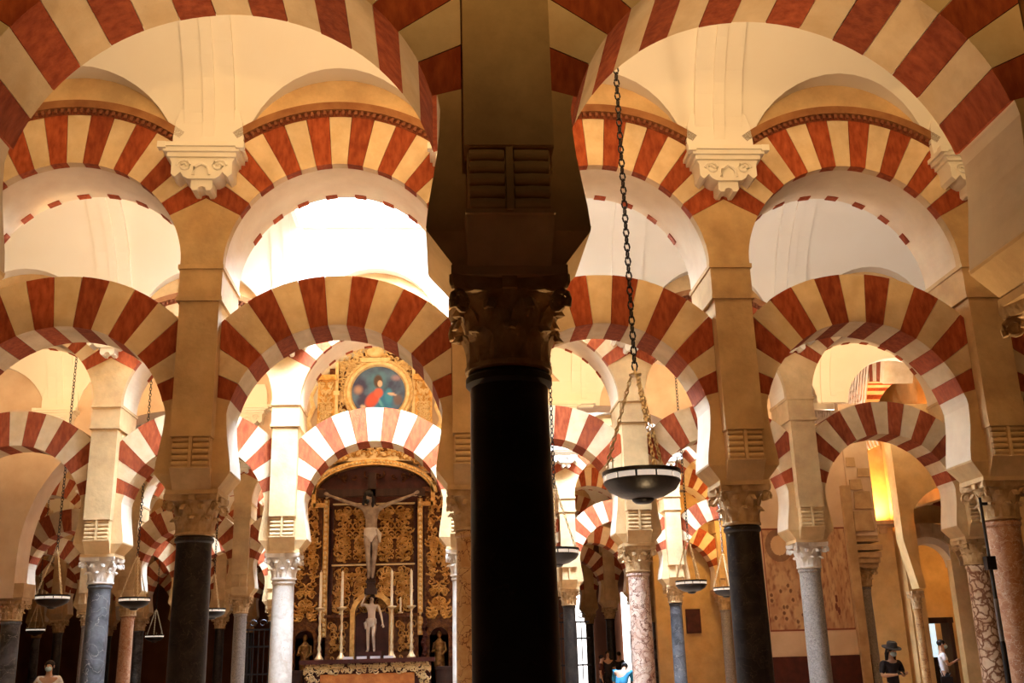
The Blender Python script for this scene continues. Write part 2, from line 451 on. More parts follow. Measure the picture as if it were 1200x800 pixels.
@cached
def m_base():
    b = MB(); b.box((0, 0, .05), (.62, .62, .10))
    b.lathe([(.29, .10), (.31, .13), (.29, .17), (.24, .19), (.25, .23), (.24, .28)], 28)
    return b.mesh('base', STONE, True)
def column(r, x, label, shaft, cap=CAPM, dx=0, rad=.2, dz=0):
    t = thing('column', label, 'column', (x+SHX[r]+dx, ROW[r], dz))
    inst('shaft', m_cshaft(shaft, rad), t); inst('base', m_base(), t)
    full = r < 3
    c = inst('capital', m_capital(cap, full), t, (0, 0, 2.92))
    if full:
        for k in range(8):
            a = k*pi/4; inst('acanthus_leaf', m_leafmesh(.17, .13, .075, cap), c, (sin(a)*.185, -cos(a)*.185, .04), a)
            a = (k+.5)*pi/4; inst('acanthus_leaf', m_leafmesh(.30, .13, .095, cap), c, (sin(a)*.185, -cos(a)*.185, .04), a)
        for k in range(4):
            a = (k+.5)*pi/2; inst('volute', m_volute(cap), c, (sin(a)*.335, -cos(a)*.335, .305), a)
    return t
# ------------------------------------------------------------------ stucco corbel under the vault rib
@cached
def m_corb(part):
    b = MB()
    if part == 'abacus':
        for z, w, d in ((7.175, .90, .40), (7.125, .84, .37), (7.075, .76, .33)): b.box((0, -d/2, z), (w, d, .05))
        for sx in (-1, 1): b.box((sx*.43, -.36, 7.165), (.09, .09, .075))
    elif part == 'scroll':
        half = [(.36, 7.05), (.335, 7.0), (.335, 6.86), (.29, 6.82), (.25, 6.86), (.23, 6.88), (.20, 6.83), (.15, 6.80), (.12, 6.80)]
        b.prism([(-x, z) for x, z in half]+[(x, z) for x, z in reversed(half)], -.29, 0)
        for sx in (-1, 1):
            for k in range(14):
                pass
            b.tube([(sx*(.19+.085*(1-i/16)*cos(i*.75)), -.30, 6.955+.075*(1-i/16)*sin(i*.75)) for i in range(14)], .016, 6)
        b.tube([(-.09, -.30, 6.84), (-.07, -.31, 6.93), (0, -.315, 6.975), (.07, -.31, 6.93), (.09, -.30, 6.84)], .018, 6)
    else:
        b.prism([(-.115, 6.83), (-.12, 6.71), (-.095, 6.68), (-.05, 6.68), (-.04, 6.715), (0, 6.73), (.04, 6.715), (.05, 6.68), (.095, 6.68), (.12, 6.71), (.115, 6.83)], -.24, 0)
    return b.mesh(part, WHITE, True)
@cached
def m_foot(): return MB().prism([(-.39, 7.2), (.39, 7.2), (.40, 7.42), (.38, 7.62), (.33, 7.78), (-.33, 7.78), (-.38, 7.62), (-.40, 7.42)], -.075, .06).box((0, -.05, 7.235), (.80, .09, .07)).mesh('rib_foot', VAULT)
def corbel(r, x, label, wall=-.47):
    t = thing('vault_corbel', label, 'corbel', (x+SHX[r], ROW[r]+wall, 0))
    inst('abacus', m_corb('abacus'), t); inst('scroll_block', m_corb('scroll'), t); inst('pendant', m_corb('pendant'), t)
    inst('rib_foot', m_foot(), t)
    return t

# ------------------------------------------------------------------ structure: upper walls, vaults, floor
def upper_wall(r, xa, xb, ztop=9.95):
    """solid wall above the upper arches of a row, from the extrados up"""
    b = MB(); n0 = int(round((xb-xa)/B))
    for k in range(n0):
        xc = xa+B*(k+.5); bot = []; 
        for i in range(31):
            x = -1.5+3*i/30; bot.append((xc+x, UZ+sqrt(max((UO-.012)**2-x*x, 0))))
        top = [(p[0], ztop) for p in bot]
        b.band(bot, top, -.45, .45)
    me = b.mesh('wall_nave', PLAST)
    return struct('wall_nave', me, None, (SHX[r], ROW[r], 0))
VZ, VR, LRAD, LH = 7.2, 2.42, 1.13, 1.04
def vault(y0, y1, xa, xb, holes=(), rib=True, nx=20, ny=36, dx=0, mt=None):
    yc, hy = (y0+y1)/2, (y1-y0)/2
    mt = mt or VAULT
    b = MB()
    nb = int(round((xb-xa)/B))
    def bar(t, x): return (x, yc-hy*cos(t), VZ+VR*sin(t))
    for k in range(nb):
        xc = xa+B*(k+.5)
        X = [-1.5, -1.5+(1.5-LRAD)/2]+[-LRAD*cos(pi*i/nx) for i in range(nx+1)]+[1.5-(1.5-LRAD)/2, 1.5]
        TG = []
        for x in X:
            L = LH*sqrt(max(1-(x/LRAD)**2, 0)); TG.append(math.asin(min(1, L/VR)))
        for part in ('barrel', 'l0', 'l1'):
            n = ny if part == 'barrel' else 8
            vs = []; fs = []
            for i, x in enumerate(X):
                tg = TG[i]
                for j in range(n+1):
                    if part == 'barrel': vs.append(bar(tg+(pi-2*tg)*j/n, xc+x))
                    else:
                        g = bar(tg, xc+x) if part == 'l0' else bar(pi-tg, xc+x)
                        ye = y0 if part == 'l0' else y1
                        vs.append((xc+x, ye+(g[1]-ye)*j/n, g[2]))
            for i in range(len(X)-1):
                for j in range(n):
                    q = (i*(n+1)+j, i*(n+1)+j+1, (i+1)*(n+1)+j+1, (i+1)*(n+1)+j)
                    if part == 'barrel' and holes:
                        cx = sum(vs[a][0] for a in q)/4; cy = sum(vs[a][1] for a in q)/4
                        if any(h[0] < cx < h[1] and h[2] < cy < h[3] for h in holes): continue
                    if part != 'barrel' and abs(vs[q[0]][1]-vs[q[1]][1])+abs(vs[q[3]][1]-vs[q[2]][1]) < 1e-5: continue
                    fs.append(q)
            b.add(vs, fs)
    me = bpy.data.meshes.new('ceiling'); me.from_pydata(b.v, [], b.f); me.materials.append(mt)
    me.polygons.foreach_set('use_smooth', [True]*len(me.polygons)); me.set_sharp_from_angle(angle=radians(30))
    c = struct('ceiling', me, None, (dx, 0, 0))
    if rib:
        rb = MB(); fb = MB()
        def strip(b, w, d0, d1, t0, t1, n=28):
            vs = []; fs = []
            for i in range(n+1):
                t = t0+(t1-t0)*i/n; yy, zz = cos(t), sin(t)
                for x, d in ((-w, d0), (-w, d1), (w, d1), (w, d0)):
                    vs.append((x, yc-(hy-d)*yy, VZ+(VR-d)*zz))
            for i in range(n):
                for q in range(4): a = 4*i; fs.append((a+q, a+(q+1) % 4, a+4+(q+1) % 4, a+4+q))
            fs += [(0, 1, 2, 3), (4*n+3, 4*n+2, 4*n+1, 4*n)]
            b.add(vs, fs)
        strip(rb, .285, -.02, .05, 0, pi); strip(fb, .065, .04, .078, .07, pi-.07)
        rme = rb.mesh('vault_rib', mt); fme = fb.mesh('fillet', mt)
        for k in range(nb+1):
            if any(h[0] < xa+B*k < h[1] for h in holes): continue
            ro = inst('vault_rib', rme, c, (xa+B*k, 0, 0)); inst('fillet', fme, ro)
    return c
def skylight(xa, xb, ya, yb, zt=10.9, power=0, z0=9.0):
    b = MB(); t = .08
    b.box(((xa+xb)/2, ya-t/2, (z0+zt)/2), (xb-xa+2*t, t, zt-z0)); b.box(((xa+xb)/2, yb+t/2, (z0+zt)/2), (xb-xa+2*t, t, zt-z0))
    b.box((xa-t/2, (ya+yb)/2, (z0+zt)/2), (t, yb-ya, zt-z0)); b.box((xb+t/2, (ya+yb)/2, (z0+zt)/2), (t, yb-ya, zt-z0))
    s = struct('window_1', b.mesh('window_shaft', VAULT))
    p = MB().box(((xa+xb)/2, (ya+yb)/2, zt), (xb-xa, yb-ya, .02)).mesh('window_pane', SKYP)
    inst('window_pane', p, s)
    if power:
        ld = bpy.data.lights.new('daylight', 'AREA'); ld.shape = 'RECTANGLE'; ld.size = xb-xa-.05; ld.size_y = yb-ya-.05
        ld.energy = power; ld.color = DAY
        o = inst('daylight', ld, s, ((xa+xb)/2, (ya+yb)/2, zt-.05))
    return s
def uplight(r, n, power, col=WARM, tilt=35, y=None, z=5.95, spread=146, label=None, aim=0):
    """small spotlight housing on the back ledge of a pier, or added on the floor, shining up into the nave"""
    yy = y if y is not None else ROW[r]+.62
    t = thing('uplight', label or 'small black spotlight hidden on the pier ledge', 'spotlight', (n, yy, z-.12), group='ledge spotlights')
    b = MB(); b.box((0, 0, .03), (.12, .10, .06)); b.box((0, -.09, .0), (.04, .24, .03)); b.lathe([(.035, .05), (.05, .09), (.05, .1), (.04, .1)], 12)
    inst('housing', b.mesh('housing', BLACKM), t)
    ld = bpy.data.lights.new('uplight', 'SPOT'); ld.energy = power; ld.color = col; ld.spot_size = radians(spread); ld.spot_blend = 1.0
    ld.shadow_soft_size = .06
    o = inst('lamp', ld, t, (0, 0, .15)); o.rotation_euler = (radians(180-tilt), 0, aim)   # local -Z aimed up and towards +Y
    return t

# floor: one slab of paving beneath everything, flags near the visible far part
fl = MB().box((0, 26, -.05), (64, 76, .1)).mesh('floor', FLOORM); struct('floor', fl)

# ================================================================== build the hall
BAYS = {0: (-1.5, 1.5), 1: (-1.5, 2.5), 2: (-2.5, 3.5), 4: (-4.5, 2.5), 5: (-5.5, 3.5), 6: (-6.5, 3.5), 7: (-6.5, 4.5)}
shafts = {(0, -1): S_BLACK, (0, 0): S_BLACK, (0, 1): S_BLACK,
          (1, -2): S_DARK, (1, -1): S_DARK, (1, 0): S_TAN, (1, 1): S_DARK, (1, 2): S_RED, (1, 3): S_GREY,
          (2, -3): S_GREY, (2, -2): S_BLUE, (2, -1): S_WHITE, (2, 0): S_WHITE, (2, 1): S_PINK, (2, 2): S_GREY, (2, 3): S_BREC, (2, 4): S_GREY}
caps = {(2, -2): CAPW, (2, -1): CAPW, (2, 0): CAPW, (2, 2): CAPW, (2, 1): CAPM, (1, 2): CAPM}
collab = {(0, 0): 'huge near-black marble column in shadow at the centre of the picture',
          (0, -1): 'black marble column of the nearest arcade, just beyond the left edge',
          (0, 1): 'black marble column of the nearest arcade, just beyond the right edge',
          (1, -2): 'dark marble column of the second arcade at the far left edge',
          (1, -1): 'thick black marble column left of the gilded altar, under a golden pier',
          (1, 0): 'tan and rust patched marble column half hidden behind the huge black one',
          (1, 1): 'black scratched marble column right of centre, beside the wall with the fresco',
          (1, 2): 'reddish mottled marble column at the right edge, beside a black pole',
          (1, 3): 'grey column of the second arcade beyond the right edge',
          (2, -3): 'grey column of the third arcade beyond the left edge',
          (2, -2): 'blue-grey veined marble column with white capital at left, behind two hanging lamps',
          (2, -1): 'cream white marble column standing directly left of the gilded altarpiece',
          (2, 0): 'white marble column at the right side of the altarpiece, mostly hidden behind the tan column',
          (2, 1): 'pink and white mottled breccia column below the largest hanging lamp',
          (2, 2): 'speckled grey granite column in front of the fresco wall',
          (2, 3): 'pebbled white and brown breccia column behind the black pole at right',
          (2, 4): 'grey column of the third arcade beyond the right edge'}
far = [S_DARK, S_BLUE, S_GREY, S_DARK, S_RED, S_BLUE, S_DARK]
for r, (a, bb) in BAYS.items():
    nb = int(bb-a)+1; nc = nb+1; n0 = int(a-.5)
    simple = r >= 6
    for i in range(nc):
        n = n0+i; x = n*B
        if r == 5 and n > 3 or r == 6 and n > 4: continue
        lab = collab.get((r, n)) or f'slender marble column of the {ROWN[r]}, {place(i, nc)}'
        mt = shafts.get((r, n), far[(n*5+r*3) % 7])
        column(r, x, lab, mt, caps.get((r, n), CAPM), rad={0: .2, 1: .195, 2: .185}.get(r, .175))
        pier(r, x, f'plastered pier, {place(i, nc)} of the {ROWN[r]}')
        if 0 < r <= 5: corbel(r, x, f'white stucco scroll corbel on the {place(i, nc)} pier of the {ROWN[r]}')
    for i in range(nb):
        x = (a+i)*B
        lower_arch(r, x, f'lower red and cream striped horseshoe arch of the {ROWN[r]}, {place(i, nb)}', simple)
        if r > 0: upper_arch(r, x, f'upper red and cream striped arch of the {ROWN[r]}, {place(i, nb)}', simple)
        else: upper_arch(r, x, f'upper striped arch of the nearest arcade above the frame, {place(i, nb)}', True)
    upper_wall(r, (a-.5)*B, (bb+.5)*B)

# nave vaults
vault(ROW[0]+.45, ROW[1]-.45, -6, 9)
SK = (-2.75, -.3)
vault(ROW[1]+.45, ROW[2]-.45, -9, 12, holes=[(SK[0], SK[1], 13.5, 16.7)])
vault(ROW[2]+.45, ROW[3]-.35, -12, 15)
vault(ROW[3]+.35, ROW[4]-.45, -15, 9, holes=[(3.3, 5.7, 25.9, 27.6)], dx=.0)
vault(ROW[4]+.45, ROW[5]-.45, -18, 12, ny=24, nx=12, holes=[(-6.5, -4, 31.5, 33.5)])
vault(ROW[5]+.45, ROW[6]-.45, -21, 15, ny=24, nx=12)
vault(ROW[6]+.45, ROW[7]-.45, -21, 15, ny=24, nx=12)
skylight(SK[0], SK[1], 13.5, 16.7, 10.6, 3200, 8.8)
skylight(3.3, 5.7, 25.9, 27.6, 10.6, 3400, 9.2)
skylight(-6.5, -4, 31.5, 33.5, 10.6, 2600, 9.2)

# ledge spotlights, with added floor ones last
for n in (-1, 0, 1): uplight(0, n*B, UP[0])
for n, k, c in ((-2, 1.1, WARM), (-1, .22, NEUT), (0, .25, NEUT), (1, .36, NEUT), (2, .30, NEUT), (3, .30, NEUT)): uplight(1, n*B, UP[1]*k, c)
for n, k in ((-3, 1.2), (-2, 1.1), (-1, .5), (0, .5), (1, 1), (2, .9), (3, .8), (4, .8)): uplight(2, n*B, UP[2]*k)
for n in (-4, -2, 0, 2): uplight(4, n*B+.15, UP[4], AMBER)
for n in (-5, -3, -1, 1, 3): uplight(5, n*B+.15, UP[5], AMBER)
for n in (-5, -2, 1, 4): uplight(6, n*B+.15, UP[6], AMBER)
for n in (-1, 0, 1): uplight(0, n*B, UP[-1], (1.0, .60, .22), y=-1.0, z=5.9, tilt=72, spread=86)
for n in (-1.5, -.5, .5, 1.5): uplight(0, n*B, 400, y=ROW[0]+2.7, z=.12, tilt=-27, spread=84, label='unseen black spotlight added on the floor behind the nearest arcade')  # added floor spots, brighten the soffits of the nearest arcade from below

# outer walls
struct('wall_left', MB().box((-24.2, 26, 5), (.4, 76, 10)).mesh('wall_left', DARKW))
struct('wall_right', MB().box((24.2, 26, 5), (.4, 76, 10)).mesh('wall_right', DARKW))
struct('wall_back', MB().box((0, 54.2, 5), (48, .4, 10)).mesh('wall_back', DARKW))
#@@DETAILS
# ================================================================== the cross wall behind the third arcade (row 3)
Y3 = ROW[3]
def wall_with_arch(xa, xb, z0, ztop, cx, cz, r, y0, y1, mt, zjamb=None):
    """wall piece from xa to xb with a round-arched opening"""
    b = MB(); N = 36
    zb = z0 if zjamb is None else zjamb
    if cx-r > xa: b.box(((xa+cx-r)/2, (y0+y1)/2, (zb+ztop)/2), (cx-r-xa, y1-y0, ztop-zb))
    if cx+r < xb: b.box(((xb+cx+r)/2, (y0+y1)/2, (z0+ztop)/2), (xb-cx-r, y1-y0, ztop-z0))
    inn = [(cx-r*cos(pi*i/N), cz+r*sin(pi*i/N)) for i in range(N+1)]
    b.band(inn, [(x, ztop) for x, z in inn], y0, y1)
    return b
me = wall_with_arch(-10.1, -3.2, 0, 9.9, -6.4, 4.0, 3.2, -.35, .35, WALLW, 3.1).mesh('wall_cross', WALLW, True)
struct('wall_cross', me, None, (0, Y3, 0))
struct('wall_cross', MB().box((-13.2, 0, 5), (6.2, .7, 9.8)).mesh('wall_cross', WALLW), None, (0, Y3, 0))
struct('wall_cross', MB().box((-1.5, 0, 4.95), (3.4, .7, 9.9)).mesh('wall_cross', WALLW), None, (0, Y3, 0))
me = wall_with_arch(.2, 6.75, 0, 9.9, 3.4, 4.0, 3.2, -.35, .35, WALLW).mesh('wall_cross', WALLW, True)
struct('wall_cross', me, None, (0, Y3, 0))
fw_ = struct('wall_cross', MB().box((7.62, 0, 4.95), (1.75, .7, 9.9)).box((8.82, 0, 3.2), (.66, .7, 6.4)).mesh('wall_cross', WALLW), None, (0, Y3, 0))
me = MB().box((9.36, 0, 5.22), (.44, .7, 2.36)).box((14.65, 0, 4.95), (.5, .7, 9.9)).box((11.4, 0, 9.4), (6, .7, 1.0)).mesh('wall_cross', WALLW, True)
struct('wall_cross', me, None, (0, Y3, 0))
tr = MB(); tr.box((7.95, -.37, .72), (2.42, .05, 1.44)); struct('baseboard_cross', tr.mesh('baseboard_cross', DKRED), None, (0, Y3, 0))
pil = MB().box((9.0, -.42, 2.6), (.20, .14, 5.2)).mesh('trim_1', STONE); struct('trim_1', pil, None, (0, Y3, 0))
for x, w in ((-9.0, 'over the wide left arch'), (-4.75, 'beside the bluish pier left of the altar'), (2.4, 'over the wide plain arch right of centre')):
    corbel(3, x, f'pale shell-shaped vault corbel on the cross wall, {w}', wall=-.35)
lb = MB(); lb.box((0, -.10, 7.24), (1.7, .22, .07)); lb.box((0, -.06, 7.17), (1.6, .14, .06))
for x in (-4.75, 2.4): struct('trim_2', lb.mesh('trim_2', WHITE), None, (x, Y3-.35, 0))
column(3, -9.7, 'dark column at the far left edge carrying the wide plain arch', S_BLUE, dz=-.3)
b = MB(); b.box((0, 0, 3.26), (.62, .66, .30)); b.box((0, 0, 3.08), (.56, .56, .06))
c_ = thing('impost_block', 'dark stone impost block on the column at the far left edge', 'impost', (-9.7, Y3, 0)); inst('block', b.mesh('block', STONE), c_)
# column with a square moulded impost, right
column(3, 9.32, 'grey column with pierced stone capital beside the right end of the fresco', S_GREY, CAPM, dz=0, rad=.17)
p_ = thing('impost_block', 'square moulded impost block under rough masonry pier at right', 'impost', (9.36, Y3-.1, 0))
b = MB()
for z, s_ in ((3.40, .50), (3.50, .58), (3.62, .64), (3.78, .70), (3.95, .64), (4.03, .60)): b.box((0, 0, z), (s_, s_, .12 if z < 3.9 else .07))
inst('moulding', b.mesh('moulding', STONE), p_)
st = thing('masonry_pier', 'pinkish masonry pier with exposed stones above the grey pierced capital', 'pier', (9.36, Y3-.38, 0))
inst('core', MB().box((0, .05, 5.6), (.58, .20, 3.1)).mesh('core', WALLW), st)
rr = random.Random(3)
sb = MB().box((0, 0, 0), (1, .06, 1), None, (.9, .8)).mesh('stone', STONE)
for sx, sz, sw, sh in ((-.02, 4.38, .46, .46), (.02, 4.86, .42, .40), (-.1, 5.22, .3, .24), (.12, 5.5, .3, .2), (-.16, 5.75, .22, .22)):
    o = inst('stone', sb, st, (sx, -.06, sz)); o.scale = (sw, 1, sh); o.rotation_euler = (0, rr.uniform(-.06, .06), 0)

# ------------------------------------------------------------------ painted surfaces (flat pictures)
def fb(x, y, s, seed=0, o=4):
    return noise.fractal(Vector((x*s, y*s, seed*7.3)), 1.0, 2.0, o)
def painted(name, wd, ht, nx, nz, fn, disc=False):
    b = MB(); vs = []; cols = []
    for j in range(nz+1):
        for i in range(nx+1):
            u, v = i/nx, j/nz
            if disc:
                a, q = u*2*pi, v; x, z = wd*q*cos(a), wd*q*sin(a); c = fn(x/wd, z/wd)
            else: x, z = (u-.5)*wd, v*ht; c = fn(u, v)
            vs.append((x, 0, z)); cols.append(c)
    fs = [(j*(nx+1)+i, j*(nx+1)+i+1, (j+1)*(nx+1)+i+1, (j+1)*(nx+1)+i) for j in range(nz) for i in range(nx)]
    me = bpy.data.meshes.new(name); me.from_pydata(vs, [], fs); me.materials.append(PAINT)
    ca = me.color_attributes.new('Col', 'FLOAT_COLOR', 'POINT')
    for i, c in enumerate(cols): ca.data[i].color = (*c, 1)
    return me
def lerp(a, b, t): t = max(0, min(1, t)); return tuple(a[k]+(b[k]-a[k])*t for k in range(3))
def fresco(seed):
    def f(u, v):
        n = fb(u, v, 5, seed); m_ = fb(u, v, 13, seed+2)
        c = lerp((.46, .24, .12), (.60, .38, .21), .5+n*1.3)
        c = lerp(c, (.26, .10, .05), (m_-.02)*1.3)
        if seed == 1:
            d = math.hypot((u-.30)/.20, (v-.83)/.13)
            if abs(d-1) < .25: c = lerp(c, (.16, .08, .05), .7)
            elif d < .8: c = lerp(c, (.72, .48, .28), .8)
            if .56 < u < .86 and .55 < v < .93: c = lerp(c, (.055, .05, .075), .85*min(1, (u-.56)*10, (.86-u)*10, (v-.55)*12, (.93-v)*12))
            for k in range(14):
                cx = .12+.12*(k % 5)+.05*sin(k*2.3); cz = .13+.13*(k//5)+.045*sin(k*1.7)
                d = math.hypot((u-cx)*1.0, (v-cz)*1.3)
                if d < .026: c = lerp(c, (.10, .03, .015), .8)
                elif d < .05: c = lerp(c, (.62, .38, .2), .4)
            if .28 < v < .62 and u > .86: c = lerp(c, (.30, .12, .05), .6)
        else:
            for cx, cz in ((.45, .30), (.5, .18), (.42, .22)):
                if math.hypot(u-cx, (v-cz)*1.2) < .045: c = (.15, .03, .02)
            if v > .8 and abs(u-.2-(v-.8)) < .06: c = lerp(c, (.66, .44, .26), .8)
        e = min(u, 1-u, v, 1-v)
        if e < .018: c = (.22, .05, .025)
        return c
    return f
fr = thing('fresco', 'faded red-brown wall painting left of the speckled grey column', 'fresco', (7.58, Y3-.36, 1.98))
inst('painting', painted('painting', 1.28, 2.28, 90, 150, fresco(1)), fr)
fr = thing('fresco', 'worn ochre wall painting right of the speckled grey column, few figures left', 'fresco', (8.56, Y3-.36, 1.98))
inst('painting', painted('painting', .66, 2.28, 50, 150, fresco(2)), fr)

# ------------------------------------------------------------------ chapel zone at the right
bx = MB(); bx.box((10.35, 26.6, 2.3), (1.9, .3, 4.6)); bx.box((9.85, 26.55, 5.9), (1.4, .4, 2.8)); bx.box((11.62, 26.45, 3.75), (.4, .5, 7.5)); bx.box((11.0, 26.9, 5.9), (1.5, .2, 2.9))
struct('wall_chapel', bx.mesh('wall_chapel', AMBW))
b = MB(); b.box((0, 0, .05), (.78, .34, .09)); b.box((0, .04, -.03), (.66, .24, .08)); b.box((.05, .06, -.14), (.2, .16, .16), None, (1.3, 1.2))
sh = thing('stone_ledge', 'small stone bracket ledge glowing under a warm spotlight at right', 'ledge', (11.0, 26.42, 4.62)); inst('bracket', b.mesh('bracket', STONE), sh)
def spot(name, loc, power, col, rot=None, size=150, rad=.05, parent=None):
    ld = bpy.data.lights.new(name, 'SPOT'); ld.energy = power; ld.color = col; ld.spot_size = radians(size); ld.spot_blend = 1; ld.shadow_soft_size = rad
    o = inst(name, ld, parent, loc); o.rotation_euler = rot or (radians(180), 0, 0); return o
spot('lamp', (0, -.02, .16), 260, (1.0, .62, .18), (radians(165), 0, 0), 170, .05, sh)
# plain horseshoe-arched wall on slender columns
b = MB(); N = 30; cx, cz, r_ = 12.62, 4.15, 1.34
prof = [(cx-r_*.80, 2.95)]+[(cx-r_*cos(radians(-30)+(pi+radians(60))*i/N), cz+r_*sin(radians(-30)+(pi+radians(60))*i/N)) for i in range(N+1)]+[(cx+r_*.86, 2.95)]
left = [p for p in prof]
outer = []
for x, z in prof:
    if z < cz: outer.append((min(11.12+.2*max(0, 4.15-z), x-.1) if x < cx else 14.9, z))
    else: t = atan2(z-cz, x-cx); outer.append((max(11.12, min(14.9, cx+3.2*cos(t))), 7.6 if abs(cos(t)) < .6 else cz+(7.6-cz)*min(1, (1-abs(cos(t)))/.4)))
b.band(prof, outer, 25.45, 25.85)
struct('wall_chapel', b.mesh('wall_chapel', AMBW, True))
t = thing('column', 'slender colonette carrying the plain amber horseshoe arch at right', 'column', (11.33, 25.65, 0))
inst('shaft', m_cshaft(S_TAN, .1), t, (0, 0, -.45)); o = inst('capital', m_capital(CAPM, False), t, (0, 0, 2.46)); o.scale = (.55, .55, 1)
t = thing('column', 'slender colonette right of the doorway, mostly behind the pebbled breccia column', 'column', (14.5, 25.65, 0))
inst('shaft', m_cshaft(S_TAN, .1), t, (0, 0, -.45)); o = inst('capital', m_capital(CAPM, False), t, (0, 0, 2.46)); o.scale = (.55, .55, 1)
# transverse striped arch high up, with a pierced lattice beside it
ta = thing('transverse_arch', 'high white and red striped arch seen sideways through the upper right arches', 'arch', (11.0, 26.25, 6.0))
for k in range(27):
    a0 = radians(20)+radians(140)*k/27; a1 = a0+radians(140)/27
    poly = [(3.5*cos(a0), 3.5*sin(a0)), (3.5*cos(a1), 3.5*sin(a1)), (2.35*cos(a1), 2.35*sin(a1)), (2.35*cos(a0), 2.35*sin(a0))]
    ym = max(p[0] for p in poly)
    if -min(p[0] for p in poly) > 1.9: continue
    vb = MB(); vs = [(0, p[0], p[1]) for p in poly]+[(.78, p[0], p[1]) for p in poly]
    vb.add(vs, [(3, 2, 1, 0), (4, 5, 6, 7), (0, 1, 5, 4), (1, 2, 6, 5), (2, 3, 7, 6), (3, 0, 4, 7)])
    inst('voussoir', vb.mesh('voussoir', RED if k % 2 else CREAM), ta)
lt = thing('lattice_screen', 'pierced carved stone lattice panel left of the sideways striped arch', 'screen', (10.95, 29.3, 6.6))
b = MB()
for k in range(-12, 18):
    b.tube([(0, -1.1+k*.2, 0), (0, -1.1+k*.2+1.6, 2.8)], .035, 4); b.tube([(0, 1.1-k*.2, 0), (0, 1.1-k*.2-1.6, 2.8)], .035, 4)
inst('lattice', b.mesh('lattice', WALLW), lt, kind='stuff')
struct('wall_chapel', MB().box((11.35, 30.4, 8.4), (.4, 2.4, 4.4)).box((12.9, 27.0, 7.6), (.2, 6.4, 4.6)).mesh('wall_chapel', AMBW))
# room beyond: stone door arch, beam, openings with daylight
t = thing('door_arch', 'bare stone arch ring around the inner doorway at right', 'arch', (13.62, 29.6, 3.75))
for k in range(9):
    a0, a1 = pi*k/9+.006, pi*(k+1)/9-.006
    inst('voussoir', MB().prism(sector(.86, 1.25, a0, a1), -.2, .2).mesh('voussoir', STONE), t)
inst('inner_ring', MB().band(arc(.66, 0, pi, 24), arc(.855, 0, pi, 24), -.12, .3).mesh('inner_ring', PALE, True), t)
b = MB(); b.box((12.0, 29.6, 3), (1.5, .3, 6)); b.box((15.4, 29.6, 3), (2.3, .3, 6)); b.box((13.6, 29.7, 5.75), (1.8, .3, 1.5)); 
struct('wall_chapel', b.mesh('wall_chapel', AMBW))
sa = thing('striped_arch', 'small dim striped arch segment above the bare stone door arch', 'arch', (13.6, 29.2, 3.6))
for k in range(9):
    a0, a1 = radians(40)+radians(100)*k/9, radians(40)+radians(100)*(k+1)/9
    inst('voussoir', MB().prism(sector(1.9, 2.6, a0, a1), -.1, .1).mesh('voussoir', RED if k % 2 else CREAM), sa)
dr = struct('door_1', MB().box((12.93, 30.2, 1.1), (.12, .5, 2.2)).box((14.2, 30.2, 1.1), (.12, .5, 2.2)).box((13.55, 30.2, 2.28), (1.5, .5, .16)).mesh('door_1', WOOD))
struct('wall_chapel', MB().box((13.6, 33.2, 4), (7, .2, 8)).mesh('wall_chapel', AMBW))
PANEL = emit('daylight_glow', (.55, .75, .85), .8); CASE = emit('lit_display_case', (1.0, .62, .15), 1.6)  # PANEL's glow stands for daylight in the openings
t = thing('daylight_panel', 'tall pale blue panel glowing as daylight, left in the inner doorway', 'panel', (13.7, 32.9, 0)); inst('panel', MB().box((0, 0, 1.0), (.32, .06, 1.9)).mesh('panel', PANEL), t)
t = thing('daylight_panel', 'tall pale blue panel glowing as daylight, right of the woman in white', 'panel', (14.75, 32.6, 0)); inst('panel', MB().box((0, 0, 1.15), (.42, .06, 2.2)).mesh('panel', PANEL), t)
t = thing('display_case', 'low glowing yellow display case in the inner doorway', 'display case', (13.6, 31.6, 0)); inst('top', MB().box((0, 0, 1.02), (.9, .6, .1)).mesh('top', CASE), t); inst('cabinet', MB().box((0, 0, .48), (.86, .56, .96)).mesh('cabinet', AMBW), t)
for x in (13.2, 14.45):
    t = thing('display_plinth', f'black plinth standing {"left" if x < 14 else "right"} in the inner room doorway', 'plinth', (x+.2, 32.3, 0)); inst('block', MB().box((0, 0, .6), (.3, .3, 1.2)).box((0, 0, 1.22), (.36, .36, .05)).mesh('block', CLOTHK), t)
b = MB(); b.box((15.0, 28.6, 1.7), (1.2, .5, 3.4)); b.box((15.0, 28.3, 3.45), (1.4, .3, .14)); b.box((14.6, 28.32, 1.7), (.14, .1, 3.2))
struct('trim_3', b.mesh('trim_3', AMBW))
ld = bpy.data.lights.new('room_light', 'POINT'); ld.energy = 60; ld.color = AMBER; ld.shadow_soft_size = .1
inst('room_light', ld, None, (15.6, 31.2, 3.9), kind='structure')
ld = bpy.data.lights.new('room_light', 'POINT'); ld.energy = 110; ld.color = AMBER; ld.shadow_soft_size = .1  # added bare light, brightens the transverse arch and the wall behind it
inst('room_light', ld, None, (12.4, 26.0, 6.9), kind='structure')
spot('arch_fill_spot', (9.3, 24.5, 6.55), 260, NEUT, (radians(180-40), 0, radians(-70)), 150).__setitem__('kind', 'structure')  # added spot without a fixture, brightens the face of the transverse arch

